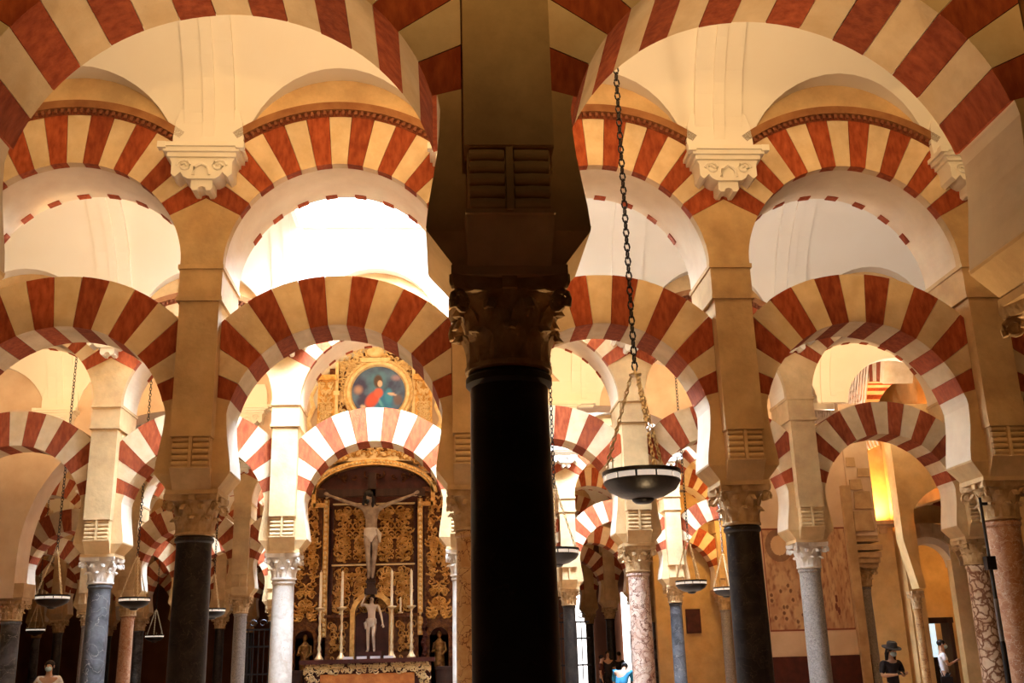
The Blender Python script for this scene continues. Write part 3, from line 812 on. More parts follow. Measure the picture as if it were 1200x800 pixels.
# ------------------------------------------------------------------ altarpiece
AX, AY = -1.85, 22.9
al = thing('altarpiece', 'tall carved and gilded altarpiece with round painting on top', 'altarpiece', (AX, AY, 0))
def rnd_scrolls(x0, x1, z0, z1, n, seed, y=0, s=.10, th=.016):
    b = MB(); R_ = random.Random(seed)
    for k in range(n):
        cx, cz = R_.uniform(x0+s*.6, x1-s*.6), R_.uniform(z0+s*.6, z1-s*.6); a0 = R_.uniform(0, 6.28); sg = R_.choice((-1, 1)); ss = s*R_.uniform(.6, 1.25)
        pts = [(cx+ss*(1-.8*i/9)*cos(a0+sg*i*.55), y-.02-.03*sin(i/9*pi), cz+ss*(1-.8*i/9)*sin(a0+sg*i*.55)) for i in range(10)]
        b.tube(pts, [th*(1.1-.5*i/9) for i in range(10)], 4)
        b.ball((cx, y-.035, cz), (ss*.22, .03, ss*.22), 6)
    return b
def sym_scrolls(xc, hw, z0, z1, seed, y=0, s=.10, th=.016, dens=70):
    n = int((z1-z0)*hw*dens); b = MB(); l = rnd_scrolls(-hw, 0, z0, z1, n, seed, y, s, th)
    for sg in (1, -1):
        b.add([(xc+sg*x, yy, z) for x, yy, z in l.v], l.f)
    return b
inst('back_board', MB().box((0, .33, 3.3), (3.5, .1, 4.6)).box((0, .33, 1.3), (3.5, .1, 1.6)).mesh('back_board', DKRED), al)
# main frame: mid panels
for sx in (-1, 1):
    inst('side_pilaster', MB().box((sx*1.42, .2, 3.72), (.62, .2, 2.9)).box((sx*1.42, .16, 5.2), (.7, .3, .1)).mesh('side_pilaster', GOLDD), al)
    inst('gilded_carving', sym_scrolls(sx*1.42, .28, 2.4, 5.1, 11, .08, .10, .02, 110).mesh('gilded_carving', GOLD, True), al, kind='stuff')
    inst('frame_post', MB().box((sx*1.02, .06, 3.55), (.11, .14, 2.9)).mesh('frame_post', GOLD), al)
    bd = MB()
    for k in range(30): bd.ball((sx*1.02, -.03, 2.15+k*.1), (.035, .03, .04), 6)
    inst('bead_row', bd.mesh('bead_row', GOLDB, True), al, kind='stuff')
    inst('frame_shoulder', MB().box((sx*1.14, .05, 4.88), (.34, .14, .09)).box((sx*1.30, .05, 5.10), (.09, .14, .55)).mesh('frame_shoulder', GOLD), al)
    # carved panels with red rails
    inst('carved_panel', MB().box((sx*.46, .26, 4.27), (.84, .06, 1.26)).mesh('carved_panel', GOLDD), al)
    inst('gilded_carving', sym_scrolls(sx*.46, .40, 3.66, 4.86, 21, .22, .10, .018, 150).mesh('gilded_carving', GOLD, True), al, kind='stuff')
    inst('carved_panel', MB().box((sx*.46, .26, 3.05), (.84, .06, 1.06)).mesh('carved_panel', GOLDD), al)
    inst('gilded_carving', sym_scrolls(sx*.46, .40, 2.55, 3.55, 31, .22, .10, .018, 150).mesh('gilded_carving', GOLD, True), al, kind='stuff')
    for z in (3.60, 4.92): inst('rail', MB().box((sx*.46, .2, z), (.88, .06, .035)).mesh('rail', GOLDB), al)
    for x in (.02, .90): inst('rail', MB().box((sx*x, .21, 3.7), (.035, .05, 2.5)).mesh('rail', DKRED), al)
    # lower side niches with small figures
    nb_ = MB(); xx = sx*1.42; nb_.band([(xx+.2*cos(pi*i/12)*-1, 2.05+.2*sin(pi*i/12)) for i in range(13)], [(xx+.29*cos(pi*i/12)*-1, 2.05+.32*sin(pi*i/12)) for i in range(13)], .05, .22)
    for q in (-1, 1): nb_.box((xx+q*.245, .13, 1.72), (.09, .17, .66))
    inst('niche_frame', nb_.mesh('niche_frame', GOLDD), al)
    fg = MB(); fg.lathe([(.10, 1.42), (.12, 1.5), (.09, 1.75), (.12, 1.93), (.05, 2.0), (.04, 2.03)], 10, Matrix.Translation((xx, .22, 0))); fg.ball((xx, .2, 2.1), (.055, .06, .075), 8)
    fg.tube([(xx-.11, .2, 1.93), (xx-.14, .12, 1.75), (xx-.04, .07, 1.8)], .028, 6); fg.tube([(xx+.11, .2, 1.93), (xx+.15, .12, 1.78), (xx+.05, .08, 1.68)], .028, 6)
    inst('relief_figure', fg.mesh('relief_figure', GOLDM, True), al)
    # plinth pilasters beside the statue
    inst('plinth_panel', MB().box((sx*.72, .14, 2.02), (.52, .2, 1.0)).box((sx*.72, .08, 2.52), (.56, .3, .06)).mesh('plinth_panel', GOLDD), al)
    inst('gilded_carving', sym_scrolls(sx*.72, .2, 1.6, 2.4, 41, .03, .08, .014, 150).mesh('gilded_carving', GOLD, True), al, kind='stuff')
    inst('twisted_column', MB().tube([(sx*1.1+.03*cos(i*1.1), .02+.03*sin(i*1.1), 1.5+i*.05) for i in range(22)], .05, 8).mesh('twisted_column', DKRED, True), al)
# arched head
seg = [(1.34*sin(t), 4.36+1.22*cos(t)) for t in [radians(-88+176*i/28) for i in range(29)]]
def ell(rx, rz, zc, a=88, n=36): return [(rx*sin(radians(-a+2*a*i/n)), zc+rz*cos(radians(-a+2*a*i/n))) for i in range(n+1)]
inst('arched_frame', MB().band(ell(1.28, .66, 5.10), ell(1.40, .78, 5.10), -.02, .2).mesh('arched_frame', GOLD, True), al)
bd = MB()
for x, z in ell(1.34, .72, 5.10, 85, 52): bd.ball((x, -.04, z), (.028, .028, .028), 6)
inst('bead_row', bd.mesh('bead_row', GOLDB, True), al, kind='stuff')
inst('tympanum', MB().prism(list(reversed(ell(1.28, .66, 5.10)))+[(-1.28, 4.84), (1.28, 4.84)], .24, .3).mesh('tympanum', DKRED), al)
inst('gilded_carving', sym_scrolls(0, .95, 5.40, 5.62, 51, .2, .09, .016, 50).mesh('gilded_carving', GOLDD, True), al, kind='stuff')
l = MB(); R_ = random.Random(5)
for k in range(44):
    t = radians(-80+160*k/43); x, z = 1.50*sin(t), 5.10+.92*cos(t); a0 = R_.uniform(0, 6)
    l.tube([(x+.09*(1-.8*i/8)*cos(a0+i*.6), -.03, z+.09*(1-.8*i/8)*sin(a0+i*.6)) for i in range(9)], .02, 4)
inst('crest_carving', l.mesh('crest_carving', GOLD, True), al, kind='stuff')
# attic with the round painting
inst('attic_board', MB().box((0, .3, 6.95), (2.1, .1, 2.2)).mesh('attic_board', GOLDD), al)
inst('gilded_carving', sym_scrolls(0, .9, 6.0, 8.25, 91, .22, .10, .022, 110).mesh('gilded_carving', GOLDB, True), al, kind='stuff')
for sx in (-1, 1): inst('frame_post', MB().box((sx*.87, .16, 7.1), (.07, .14, 2.1)).box((sx*.87, .12, 7.42), (.14, .16, .10)).mesh('frame_post', GOLDB), al)
inst('attic_board', MB().prism([(-.8, 8.05), (.8, 8.05), (.62, 8.28), (.3, 8.42), (-.3, 8.42), (-.62, 8.28)], .25, .35).mesh('attic_board', GOLDD), al)
T = Matrix.Translation((.08, 0, 7.42)) @ Matrix.Rotation(pi/2, 4, 'X')
inst('medallion_frame', MB().lathe([(.60, -.26), (.60, -.02), (.64, .04), (.70, .05), (.73, .0), (.78, .03), (.80, -.02), (.80, -.26)], 56, T, cap=False).mesh('medallion_frame', GOLDB, True), al)
bd = MB()
for k in range(44): a = 2*pi*k/44; bd.ball((.08+.755*cos(a), -.06, 7.42+.755*sin(a)), .028, 6)
inst('bead_row', bd.mesh('bead_row', GOLDB, True), al, kind='stuff')
def med(u, v):
    n = fb(u, v, 2.2, 3); c = lerp((.05, .05, .13), (.10, .20, .36), .45+n)
    c = lerp(c, (.10, .38, .55), (.85-math.hypot((u+.05)*1.2, v-.38)*1.5)*.8)
    def blob(cx, cy, rx, ry, col, s=2.5, rot=0):
        nonlocal c
        x, y = u-cx, v-cy; x, y = x*cos(rot)+y*sin(rot), -x*sin(rot)+y*cos(rot)
        d = math.hypot(x/rx, y/ry); c = lerp(c, col, (1-d)*s)
    blob(-.75, .1, .22, .22, (.45, .28, .25), 1.5); blob(.65, .55, .25, .15, (.35, .25, .34), 1.5); blob(.72, -.3, .2, .25, (.16, .12, .14))
    blob(.18, -.45, .42, .60, (.03, .20, .44)); blob(.38, -.15, .18, .36, (.05, .28, .50)); blob(-.10, -.80, .40, .3, (.03, .22, .42)); blob(.05, -.35, .07, .4, (.10, .40, .56), 2, .5)
    blob(-.22, -.28, .26, .42, (.60, .10, .07), 3, -.6); blob(.0, -.02, .20, .22, (.66, .14, .10), 3)
    blob(-.02, .42, .20, .30, (.10, .06, .05), 3); blob(.05, .33, .10, .145, (.74, .50, .38), 4)
    blob(.50, -.08, .20, .06, (.74, .52, .42), 3, -.2); blob(-.56, -.58, .12, .12, (.66, .50, .42), 3)
    return c
inst('painting', painted('painting', .61, 0, 72, 40, med, True), al, (.08, .02, 7.42), label='round painting of a seated figure in red and blue')
for sx in (-1, 1):
    inst('attic_pilaster', MB().box((sx*1.10, .18, 6.9), (.38, .2, 1.7)).box((sx*1.10, .14, 7.78), (.46, .28, .12)).box((sx*1.10, .14, 6.1), (.46, .28, .12)).mesh('attic_pilaster', GOLD), al)
    inst('gilded_carving', sym_scrolls(sx*1.10, .15, 6.2, 7.7, 61, .06, .075, .016, 160).mesh('gilded_carving', GOLDB, True), al, kind='stuff')
    vp = [(sx*(1.48+(.20*(1-i/22))*cos(i*.5+2.0)), .12, 6.32+(.20*(1-i/22))*sin(i*.5+2.0)) for i in range(20)]+[]
    inst('side_scroll', MB().tube(vp, [.05*(1-.6*i/20) for i in range(20)], 6).tube([(sx*1.40, .12, 6.5), (sx*1.50, .12, 6.8), (sx*1.38, .12, 7.1), (sx*1.44, .12, 7.35), (sx*1.32, .12, 7.6)], [.07, .06, .06, .05, .03], 6).mesh('side_scroll', GOLDB, True), al)
    inst('gilded_carving', rnd_scrolls(min(sx*.50, sx*.9), max(sx*.50, sx*.9), 7.95, 8.25, 14, 71, .2, .08, .02).mesh('gilded_carving', GOLDB, True), al, kind='stuff')
    inst('corner_carving', rnd_scrolls(min(sx*.58, sx*.9), max(sx*.58, sx*.9), 6.0, 6.9, 16, 73, .2, .08, .016).mesh('corner_carving', GOLDB, True), al, kind='stuff')
cr = rnd_scrolls(-.75, .75, 8.05, 8.5, 40, 75, .1, .11, .026); cr.box((0, .0, 8.16), (.62, .16, .10), None, (1.15, 1)); cr.ball((0, 0, 8.36), (.2, .1, .14), 10)
inst('crest', cr.mesh('crest', GOLDB, True), al)
inst('entablature', MB().box((0, .2, 5.98), (3.1, .3, .16)).box((0, .14, 5.88), (2.9, .3, .07)).mesh('entablature', GOLDB), al)
# central niche
N = 14
nb_ = MB(); ci = [(-.36, 1.5)]+[(-.36*cos(pi*i/N), 2.55+.36*sin(pi*i/N)) for i in range(N+1)]+[(.36, 1.5)]; co = [(-.46, 1.5)]+[(-.46*cos(pi*i/N), 2.55+.46*sin(pi*i/N)) for i in range(N+1)]+[(.46, 1.5)]
nb_.band(ci, co, -.08, .2); inst('niche_frame', nb_.mesh('niche_frame', GOLD, True), al)
inst('niche', MB().prism(list(reversed(ci)), .19, .23).mesh('niche', DKRED), al)

# altar table
tb = thing('altar_table', 'altar table with red top and gold filigree frontal below the altarpiece', 'altar', (AX, 22.1, 0))
inst('step', MB().box((0, -.3, .3), (3.6, .9, .6)).box((0, .3, .3), (2.5, .4, .6)).mesh('step', STONE), tb)
inst('body', MB().box((0, .05, 1.08), (2.5, .8, .96)).mesh('body', DKRED), tb)
inst('top', MB().box((0, 0, 1.60), (2.66, 1.0, .08)).mesh('top', DKRED), tb)
inst('frontal', MB().box((0, -.37, 1.0), (1.86, .04, .72)).mesh('frontal', mat('orange_brocade', (.45, .14, .03), (.62, .25, .06), 8, .6, .4)), tb)
inst('filigree_border', sym_scrolls(0, 1.25, 1.36, 1.58, 81, -.37, .06, .014, 300).mesh('filigree_border', GOLDB, True), tb, kind='stuff')
for sx in (-1, 1): inst('filigree_border', rnd_scrolls(min(sx*.95, sx*1.25), max(sx*.95, sx*1.25), .7, 1.36, 44, 83, -.37, .06, .014).mesh('filigree_border', GOLDB, True), tb, kind='stuff')
for sx in (-1, 1):
    t = thing('side_pedestal', f'dark panelled pedestal at the {"left" if sx < 0 else "right"} end of the altar', 'pedestal', (AX+sx*1.6, 22.6, 0))
    inst('block', MB().box((0, 0, .95), (.5, .5, .9)).box((0, 0, 1.42), (.56, .56, .06)).box((0, -.01, .25), (.56, .56, .5)).box((0, -.26, .95), (.34, .03, .6)).mesh('block', WOOD), t)
sil = thing('altar_cards', 'row of small pale cards standing on the altar table', 'cards', (AX+.02, 21.85, 1.64))
for k in range(4): inst('card', MB().box((-.42+k*.27, 0, .025), (.2, .02, .05)).mesh('card', CLOTHW), sil)

# candlesticks
@cached
def m_stick(): return MB().lathe([(.085, 0), (.09, .02), (.045, .09), (.025, .16), (.04, .22), (.02, .30), (.035, .42), (.018, .5), (.032, .62), (.018, .72), (.03, .82), (.018, .90), (.03, .96), (.095, 1.0), (.10, 1.02), (.03, 1.03)], 14).mesh('stick', BRASS, True)
@cached
def m_candle(): return MB().lathe([(.028, 1.03), (.026, 1.72), (.006, 1.74), (.004, 1.77)], 10).mesh('candle', CANDLE, True)
ws = ('first candlestick from the left on the altar, tall with a long candle', 'second candlestick from the left on the altar', 'third candlestick from the left, just right of the statue', 'rightmost tall candlestick on the altar')
for i, x in enumerate((-.99, -.55, .46, .86)):
    t = thing('candlestick', ws[i], 'candlestick', (AX+x, 21.95, 1.64), group='altar candlesticks')
    inst('stick', m_stick(), t); inst('candle', m_candle(), t)
for x, w_ in ((-.66, 'short candle behind the second candlestick from the left'), (.60, 'short candle behind the third candlestick from the left')):
    t = thing('candle', w_, 'candle', (AX+x, AY+.02, 2.55)); inst('wax', MB().lathe([(.05, 0), (.05, .03), (.024, .04), (.022, .32), (.005, .34)], 10).mesh('wax', CANDLE, True), t)

# ------------------------------------------------------------------ figures grown from skeletons
def skin_obj(name, chains, m, parent=None, loc=(0, 0, 0), rz=0, sub=2, root=0):
    """chains: list of lists of ((x,y,z), (rx,ry)) ; points at the same place are shared"""
    vs = []; ed = []; rad = {}; key = {}
    for ch in chains:
        prev = None
        for p, r in ch:
            k = tuple(round(c, 4) for c in p)
            if k not in key: key[k] = len(vs); vs.append(p); rad[key[k]] = r if isinstance(r, tuple) else (r, r)
            i = key[k]
            if prev is not None and (prev, i) not in ed: ed.append((prev, i))
            prev = i
    me = bpy.data.meshes.new(name); me.from_pydata(vs, ed, []); me.materials.append(m)
    o = inst(name, me, parent, loc, rz)
    md = o.modifiers.new('skin', 'SKIN'); md.use_smooth_shade = True; md.branch_smoothing = .3
    sv = me.skin_vertices[0].data
    for i in range(len(vs)): sv[i].radius = rad[i]; sv[i].use_root = (i == root)
    ss = o.modifiers.new('sub', 'SUBSURF'); ss.levels = sub; ss.render_levels = sub
    return o
def hand(w, d, side, s, fwd=(0, -1, 0), curl=.5):
    """five finger chains rooted at the palm; w wrist point, d direction of the hand"""
    w = Vector(w); d = Vector(d).normalized(); f = Vector(fwd); lat = d.cross(f).normalized(); pal = lat.cross(d).normalized()
    palm = w+d*.055*s; out = [[(tuple(w), .024*s), (tuple(palm), (.034*s, .018*s))]]
    for k, L in enumerate((.062, .072, .068, .054)):
        b0 = palm+lat*(.024-.016*k)*s*side+d*.03*s
        b1 = b0+d*L*.5*s; b2 = b1+(d*(1-curl)+pal*curl).normalized()*L*.5*s
        out.append([(tuple(palm), (.034*s, .018*s)), (tuple(b0), .0105*s), (tuple(b1), .0095*s), (tuple(b2), .008*s)])
    t0 = w+d*.03*s+lat*.026*side*s; t1 = t0+(d*.7+lat*side*.7+pal*.3).normalized()*.035*s; t2 = t1+(d*.9+lat*side*.25+pal*.3).normalized()*.03*s
    out.append([(tuple(w), .024*s), (tuple(t0), .013*s), (tuple(t1), .0105*s), (tuple(t2), .009*s)])
    return out
def body(H, J, slim=1.0, hands=True, curl=.5, root_first=True):
    """J: joint overrides in units of H; returns chains"""
    D = dict(pel=(0, 0, .53), spi=(0, .005, .61), che=(0, .005, .72), nb=(0, .01, .825), nt=(0, 0, .862), h0=(0, -.008, .885), h1=(0, -.008, .925), h2=(0, .0, .965),
             sl=(.105, .01, .80), sr=(-.105, .01, .80), el=(.135, .02, .635), er=(-.135, .02, .635), wl=(.14, -.02, .49), wr=(-.14, -.02, .49),
             hl=(.052, 0, .50), hr=(-.052, 0, .50), kl=(.058, -.01, .285), kr=(-.058, -.01, .285), al=(.06, .015, .045), ar=(-.06, .015, .045), tl=(.068, -.085, .018), tr=(-.068, -.085, .018))
    D.update(J); P = {k: tuple(c*H for c in v) for k, v in D.items()}
    def q(k, r): return (P[k], tuple(c*H for c in (r if isinstance(r, tuple) else (r, r))))
    s = slim
    mid = lambda a, b, t: tuple(D[a][i]+(D[b][i]-D[a][i])*t for i in range(3))
    for n_, a, b_, t in (('ul', 'sl', 'el', .35), ('ur', 'sr', 'er', .35), ('fl', 'el', 'wl', .3), ('fr', 'er', 'wr', .3), ('thl', 'hl', 'kl', .35), ('thr', 'hr', 'kr', .35), ('cl', 'kl', 'al', .3), ('cr', 'kr', 'ar', .3)):
        D[n_] = mid(a, b_, t); P[n_] = tuple(c*H for c in D[n_])
    ch = [[q('pel', (.085*s, .062*s)), q('spi', (.072*s, .052*s)), q('che', (.088*s, .062*s)), q('nb', (.045, .040)), q('nt', .030), q('h0', (.038, .045)), q('h1', (.045, .055)), q('h2', (.034, .042))]]
    for sd in 'lr':
        ch.append([q('che', (.088*s, .062*s)), q('s'+sd, .034*s), q('u'+sd, .030*s), q('e'+sd, .023*s), q('f'+sd, .024*s), q('w'+sd, .0145)])
        ch.append([q('pel', (.085*s, .062*s)), q('h'+sd, .054*s), q('th'+sd, .050*s), q('k'+sd, .033*s), q('c'+sd, .034*s), q('a'+sd, .021), q('t'+sd, (.020, .014))])
    hf = Vector(P['h1']); dn = (Vector(P['h0'])-Vector(P['h2'])).normalized()
    face = Vector(J.get('look', (0, -1, 0))).normalized()
    ch.append([q('h1', (.045, .055)), (tuple(hf+face*.055*H+dn*.006*H), (.009*H, .009*H)), (tuple(hf+face*.066*H+dn*.012*H), (.006*H, .006*H))])
    if hands:
        for sd, si in (('l', 1), ('r', -1)):
            wv = Vector(P['w'+sd]); ev = Vector(P['e'+sd]); d = (wv-ev)
            if 'hd'+sd in J: d = Vector(J['hd'+sd])
            hh = hand(wv, d, si, H/1.75, curl=curl)
            ch += hh
    return ch, P
def head_bits(parent, P, H, look=(0, -1, 0), hair=HAIR, long=False, beard=False, hat=False, mask=False, eyes=True, dn=(0, 0, -1)):
    c = Vector(P['h1']); f = Vector(look).normalized(); d = Vector(dn).normalized(); l = f.cross(d).normalized(); u = -d
    R_ = Matrix((l, -f, u)).transposed().to_4x4(); T = Matrix.Translation(c) @ R_
    b = MB(); b.ball((0, .012*H, .022*H), (.049*H, .056*H, .045*H), 14)
    if long:
        for sx in (-1, 1): b.tube([(sx*.035*H, .01*H, .02*H), (sx*.05*H, .015*H, -.04*H), (sx*.055*H, .0, -.12*H)], [.018*H, .022*H, .014*H], 8)
        b.tube([(0, .04*H, .02*H), (0, .05*H, -.05*H), (0, .045*H, -.12*H)], [.035*H, .038*H, .02*H], 8)
    if beard: b.ball((0, -.045*H, -.045*H), (.028*H, .022*H, .032*H), 10)
    o = inst('hair', b.mesh('hair', hair, True), parent); o.matrix_basis = T
    if eyes:
        e = MB()
        for sx in (-1, 1): e.ball((sx*.018*H, -.052*H, .004*H), (.006*H, .004*H, .004*H), 8)
        o = inst('eyes', e.mesh('eyes', CLOTHK, True), parent); o.matrix_basis = T
        e = MB(); e.ball((0, -.053*H, -.034*H), (.014*H, .005*H, .004*H), 8); o = inst('mouth', e.mesh('mouth', DKRED, True), parent); o.matrix_basis = T
        e = MB()
        for sx in (-1, 1): e.ball((sx*.048*H, 0, -.004*H), (.006*H, .012*H, .017*H), 8)
        o = inst('ears', e.mesh('ears', SKIN, True), parent) if mask or hat else None
        if o: o.matrix_basis = T
    if mask:
        e = MB(); e.ball((0, -.038*H, -.026*H), (.037*H, .034*H, .030*H), 12); o = inst('face_mask', e.mesh('face_mask', MASK, True), parent); o.matrix_basis = T
    if hat:
        e = MB(); e.lathe([(.105*H, .030*H), (.107*H, .036*H), (.06*H, .043*H), (.056*H, .085*H), (.045*H, .097*H), (.01*H, .092*H)], 24)
        o = inst('hat', e.mesh('hat', CLOTHG, True), parent); o.matrix_basis = T
def person(name, label, loc, rz, H, J, top, bottom, sleeve=.45, slim=1., cat='person', curl=.5, **hb):
    t = thing(name, label, cat, loc, rz)
    ch, P = body(H, J, slim, curl=curl)
    skin_obj('body', ch, SKIN, t)
    def q(k, r): return (P[k], tuple(c*H for c in (r if isinstance(r, tuple) else (r, r))))
    s = slim
    cc = [[q('pel', (.092*s, .070*s)), q('spi', (.082*s, .062*s)), q('che', (.097*s, .072*s)), (tuple(Vector(P['nb'])-Vector((0, 0, .012*H))), (.047*H, .042*H))]]
    for sd in 'lr':
        sh, el = Vector(P['s'+sd]), Vector(P['e'+sd])
        cc.append([q('che', (.097*s, .072*s)), q('s'+sd, .043*s), (tuple(sh.lerp(el, .45)), .040*s*H), (tuple(sh.lerp(el, sleeve+.4)), .037*s*H)])
    skin_obj('shirt', cc, top, t)
    cc = [[q('spi', (.074*s, .055*s)), q('pel', (.094*s, .072*s))]]
    for sd in 'lr': cc.append([q('pel', (.094*s, .072*s)), q('h'+sd, .062*s), q('th'+sd, .056*s), q('k'+sd, .042*s), q('c'+sd, .042*s), q('a'+sd, .032)])
    skin_obj('trousers', cc, bottom, t)
    sb = MB()
    for sd in 'lr':
        a, b_ = Vector(P['a'+sd]), Vector(P['t'+sd]); m_ = (a+b_)/2
        sb.ball((m_.x, m_.y, .032*H*.8), (.032*H, .078*H, .026*H), 12)
    inst('shoes', sb.mesh('shoes', CLOTHK, True), t)
    head_bits(t, P, H, **hb)
    return t, P
# Crucifix with carved figure
cx_ = thing('crucifix', 'dark wooden crucifix with a carved pale figure before the altarpiece', 'crucifix', (AX-.02, 22.62, 2.96))
inst('cross', MB().box((0, .06, 1.28), (.17, .09, 2.6)).box((0, .06, 2.14), (2.3, .09, .16)).box((0, .05, .05), (.26, .14, .12)).box((0, -.0, .24), (.2, .14, .05)).mesh('cross', WOOD), cx_)
Hc = 1.98
Jc = dict(sl=(.11, 0, .80), sr=(-.11, 0, .80), el=(.27, -.01, .855), er=(-.27, -.01, .855), wl=(.44, .02, .925), wr=(-.44, .02, .925), h0=(-.02, -.045, .87), h1=(-.03, -.06, .905), h2=(-.036, -.045, .945), nt=(-.008, -.015, .85),
          hl=(.045, 0, .50), hr=(-.045, 0, .50), kl=(.045, -.06, .30), kr=(-.03, -.06, .30), al=(.02, .0, .09), ar=(-.015, -.015, .085), tl=(.02, -.03, .03), tr=(-.02, -.045, .03), look=(-.3, -1, -.5), hdl=(.1, -.0, .05), hdr=(-.1, 0, .05))
ch, P = body(Hc, Jc, .86, curl=.3)
fg = skin_obj('figure', ch, POLYD, cx_, (0, -.05, .24))
head_bits(fg, P, Hc, look=(-.3, -1, -.5), dn=(-.1, .4, -1), long=True, beard=True, eyes=False)
lc = MB(); lc.lathe([(.115, .83), (.145, .92), (.155, 1.01), (.145, 1.10), (.12, 1.13)], 16, Matrix.Diagonal((1.05, .85, 1, 1))); lc.tube([(.12, -.08, 1.09), (.18, -.07, .98), (.19, -.05, .81)], [.03, .05, .02], 8)
inst('loincloth', lc.mesh('loincloth', LOIN, True), fg)
# statue in the niche
stt = thing('saint_statue', 'pale painted statue with one raised arm in the altar niche', 'statue', (AX+.0, 22.72, 1.76), -.15)
Hs = 1.20
Js = dict(er=(-.19, 0, .80), wr=(-.11, -.04, .95), el=(.16, .04, .64), wl=(.20, .0, .49), sr=(-.11, 0, .815), h0=(.01, -.012, .885), h1=(.012, -.012, .925), kl=(.045, -.05, .285), al=(.05, .01, .045), kr=(-.06, .0, .285), hdr=(.6, 0, .8))
ch, P = body(Hs, Js, .92, curl=.4)
fg = skin_obj('figure', ch, POLY, stt)
head_bits(fg, P, Hs, long=False, eyes=True)
lc = MB(); lc.lathe([(.088, .52), (.113, .60), (.108, .68), (.088, .70)], 16, Matrix.Diagonal((1.0, .85, 1, 1))); lc.tube([(-.09, -.04, .68), (-.13, -.03, .60), (-.12, -.02, .48)], [.025, .035, .02], 8)
inst('loincloth', lc.mesh('loincloth', LOIN, True), fg)
inst('pedestal', MB().box((0, 0, -.05), (.5, .34, .14)).mesh('pedestal', DKRED), stt)

# visitors
# woman with hat and phone
t, P = person('person', 'person in dark top, brimmed hat and face mask holding a phone', (7.9, 19.5, 0), .25, 1.66,
    dict(el=(.14, .0, .655), er=(-.14, .0, .655), wl=(.045, -.14, .665), wr=(-.045, -.14, .665), h0=(0, -.02, .885), h1=(0, -.03, .92), h2=(0, -.015, .96), hdl=(-.3, -1, .25), hdr=(.3, -1, .25)),
    CLOTHK, DKRED, sleeve=.5, slim=.95, curl=.6, look=(0, -1, -.35), dn=(0, .3, -1), long=True, hat=True, mask=True)
ph = thing('phone', 'dark phone held in both hands by the person with the hat', 'phone', (7.92, 19.18, 1.14), .25)
b = MB().box((0, -.0, 0), (.15, .012, .075), Matrix.Rotation(-.6, 4, 'X')); inst('case', b.mesh('case', BLACKM), ph)
t, P = person('person', 'person in white top and dark trousers with a shoulder bag, seen from the side', (11.40, 24.8, 0), -1.9+pi, 1.74,
    dict(el=(.14, .02, .64), er=(-.13, -.04, .66), wl=(.14, -.03, .50), wr=(-.09, -.13, .70)), CLOTHW, CLOTHK, sleeve=.25, slim=.95, mask=True, hair=HAIR)
bg = MB().box((-.16, 0, .80), (.09, .26, .18)).mesh('bag', CLOTHK); inst('bag', bg, t)
inst('strap', MB().tube([(.08, -.05, 1.38), (.0, -.13, 1.2), (-.12, -.1, .95), (-.17, .0, .86)], .014, 6).tube([(.08, .05, 1.38), (-.02, .12, 1.15), (-.16, .06, .88)], .014, 6).mesh('strap', CLOTHK, True), t)
person('person', 'person in white shirt with a face mask walking between the left columns', (-8.12, 22.0, 0), .1, 1.80,
    dict(el=(.15, .03, .64), er=(-.16, .0, .64), wl=(.16, -.02, .49), wr=(-.10, -.10, .72), kl=(.058, -.06, .29), al=(.06, -.02, .045)), CLOTHW, CLOTHG, sleeve=.35, slim=1.05, mask=True)
person('person', 'person in blue shirt bending forward, back to the viewer, right of centre', (3.75, 24.9, 0), pi-.4, 1.70,
    dict(pel=(0, .05, .50), spi=(0, -.0, .57), che=(0, -.08, .655), nb=(0, -.15, .715), nt=(0, -.18, .735), h0=(0, -.205, .74), h1=(0, -.235, .755), h2=(0, -.255, .785), sl=(.11, -.13, .70), sr=(-.11, -.13, .70),
         el=(.14, -.15, .55), er=(-.14, -.15, .55), wl=(.08, -.25, .48), wr=(-.08, -.25, .48), hl=(.052, .05, .48), hr=(-.052, .05, .48)), CLOTHB, CLOTHK, sleeve=.5, slim=1.1, look=(0, -1, -.8), dn=(0, .6, -1), eyes=False)
for i, (x, y, h, s_) in enumerate(((5.45, 38, 1.74, 1.05), (5.0, 36.5, 1.6, 1.0), (5.95, 38.6, 1.7, .95))):
    person('person', ['person in dark clothes standing far back, right of centre, tallest of three', 'person in dark clothes far back, shortest, behind the one in blue', 'person in dark clothes far back, rightmost of the three'][i], (x, y, 0), i*1.3, h, {}, [CLOTHK, DKRED, CLOTHK][i], CLOTHK, slim=s_)

# ------------------------------------------------------------------ hanging lamps
def link_chain(b, z0, z1, L, r, x=0, y=0):
    n = max(2, int((z1-z0)/(L*.78)))
    for k in range(n):
        z = z0+(z1-z0)*(k+.5)/n; T = Matrix.Translation((x, y, z)) @ Matrix.Rotation((k % 2)*pi/2, 4, 'Z')
        pts = [(L*.28*cos(a), 0, L*.5*sin(a)) for a in [2*pi*i/8 for i in range(9)]]
        b.tube(pts, r, 4, T)
def slant_chain(p, q, L, r):
    b = MB(); p = Vector(p); q = Vector(q); d = q-p; n = int(d.length/(L*.78)); ax = d.normalized().to_track_quat('Z', 'Y').to_matrix().to_4x4()
    for k in range(n):
        T = Matrix.Translation(p+d*(k+.5)/n) @ ax @ Matrix.Rotation((k % 2)*pi/2, 4, 'Z')
        b.tube([(L*.28*cos(a), 0, L*.5*sin(a)) for a in [2*pi*i/6 for i in range(7)]], r, 4, T)
    return b
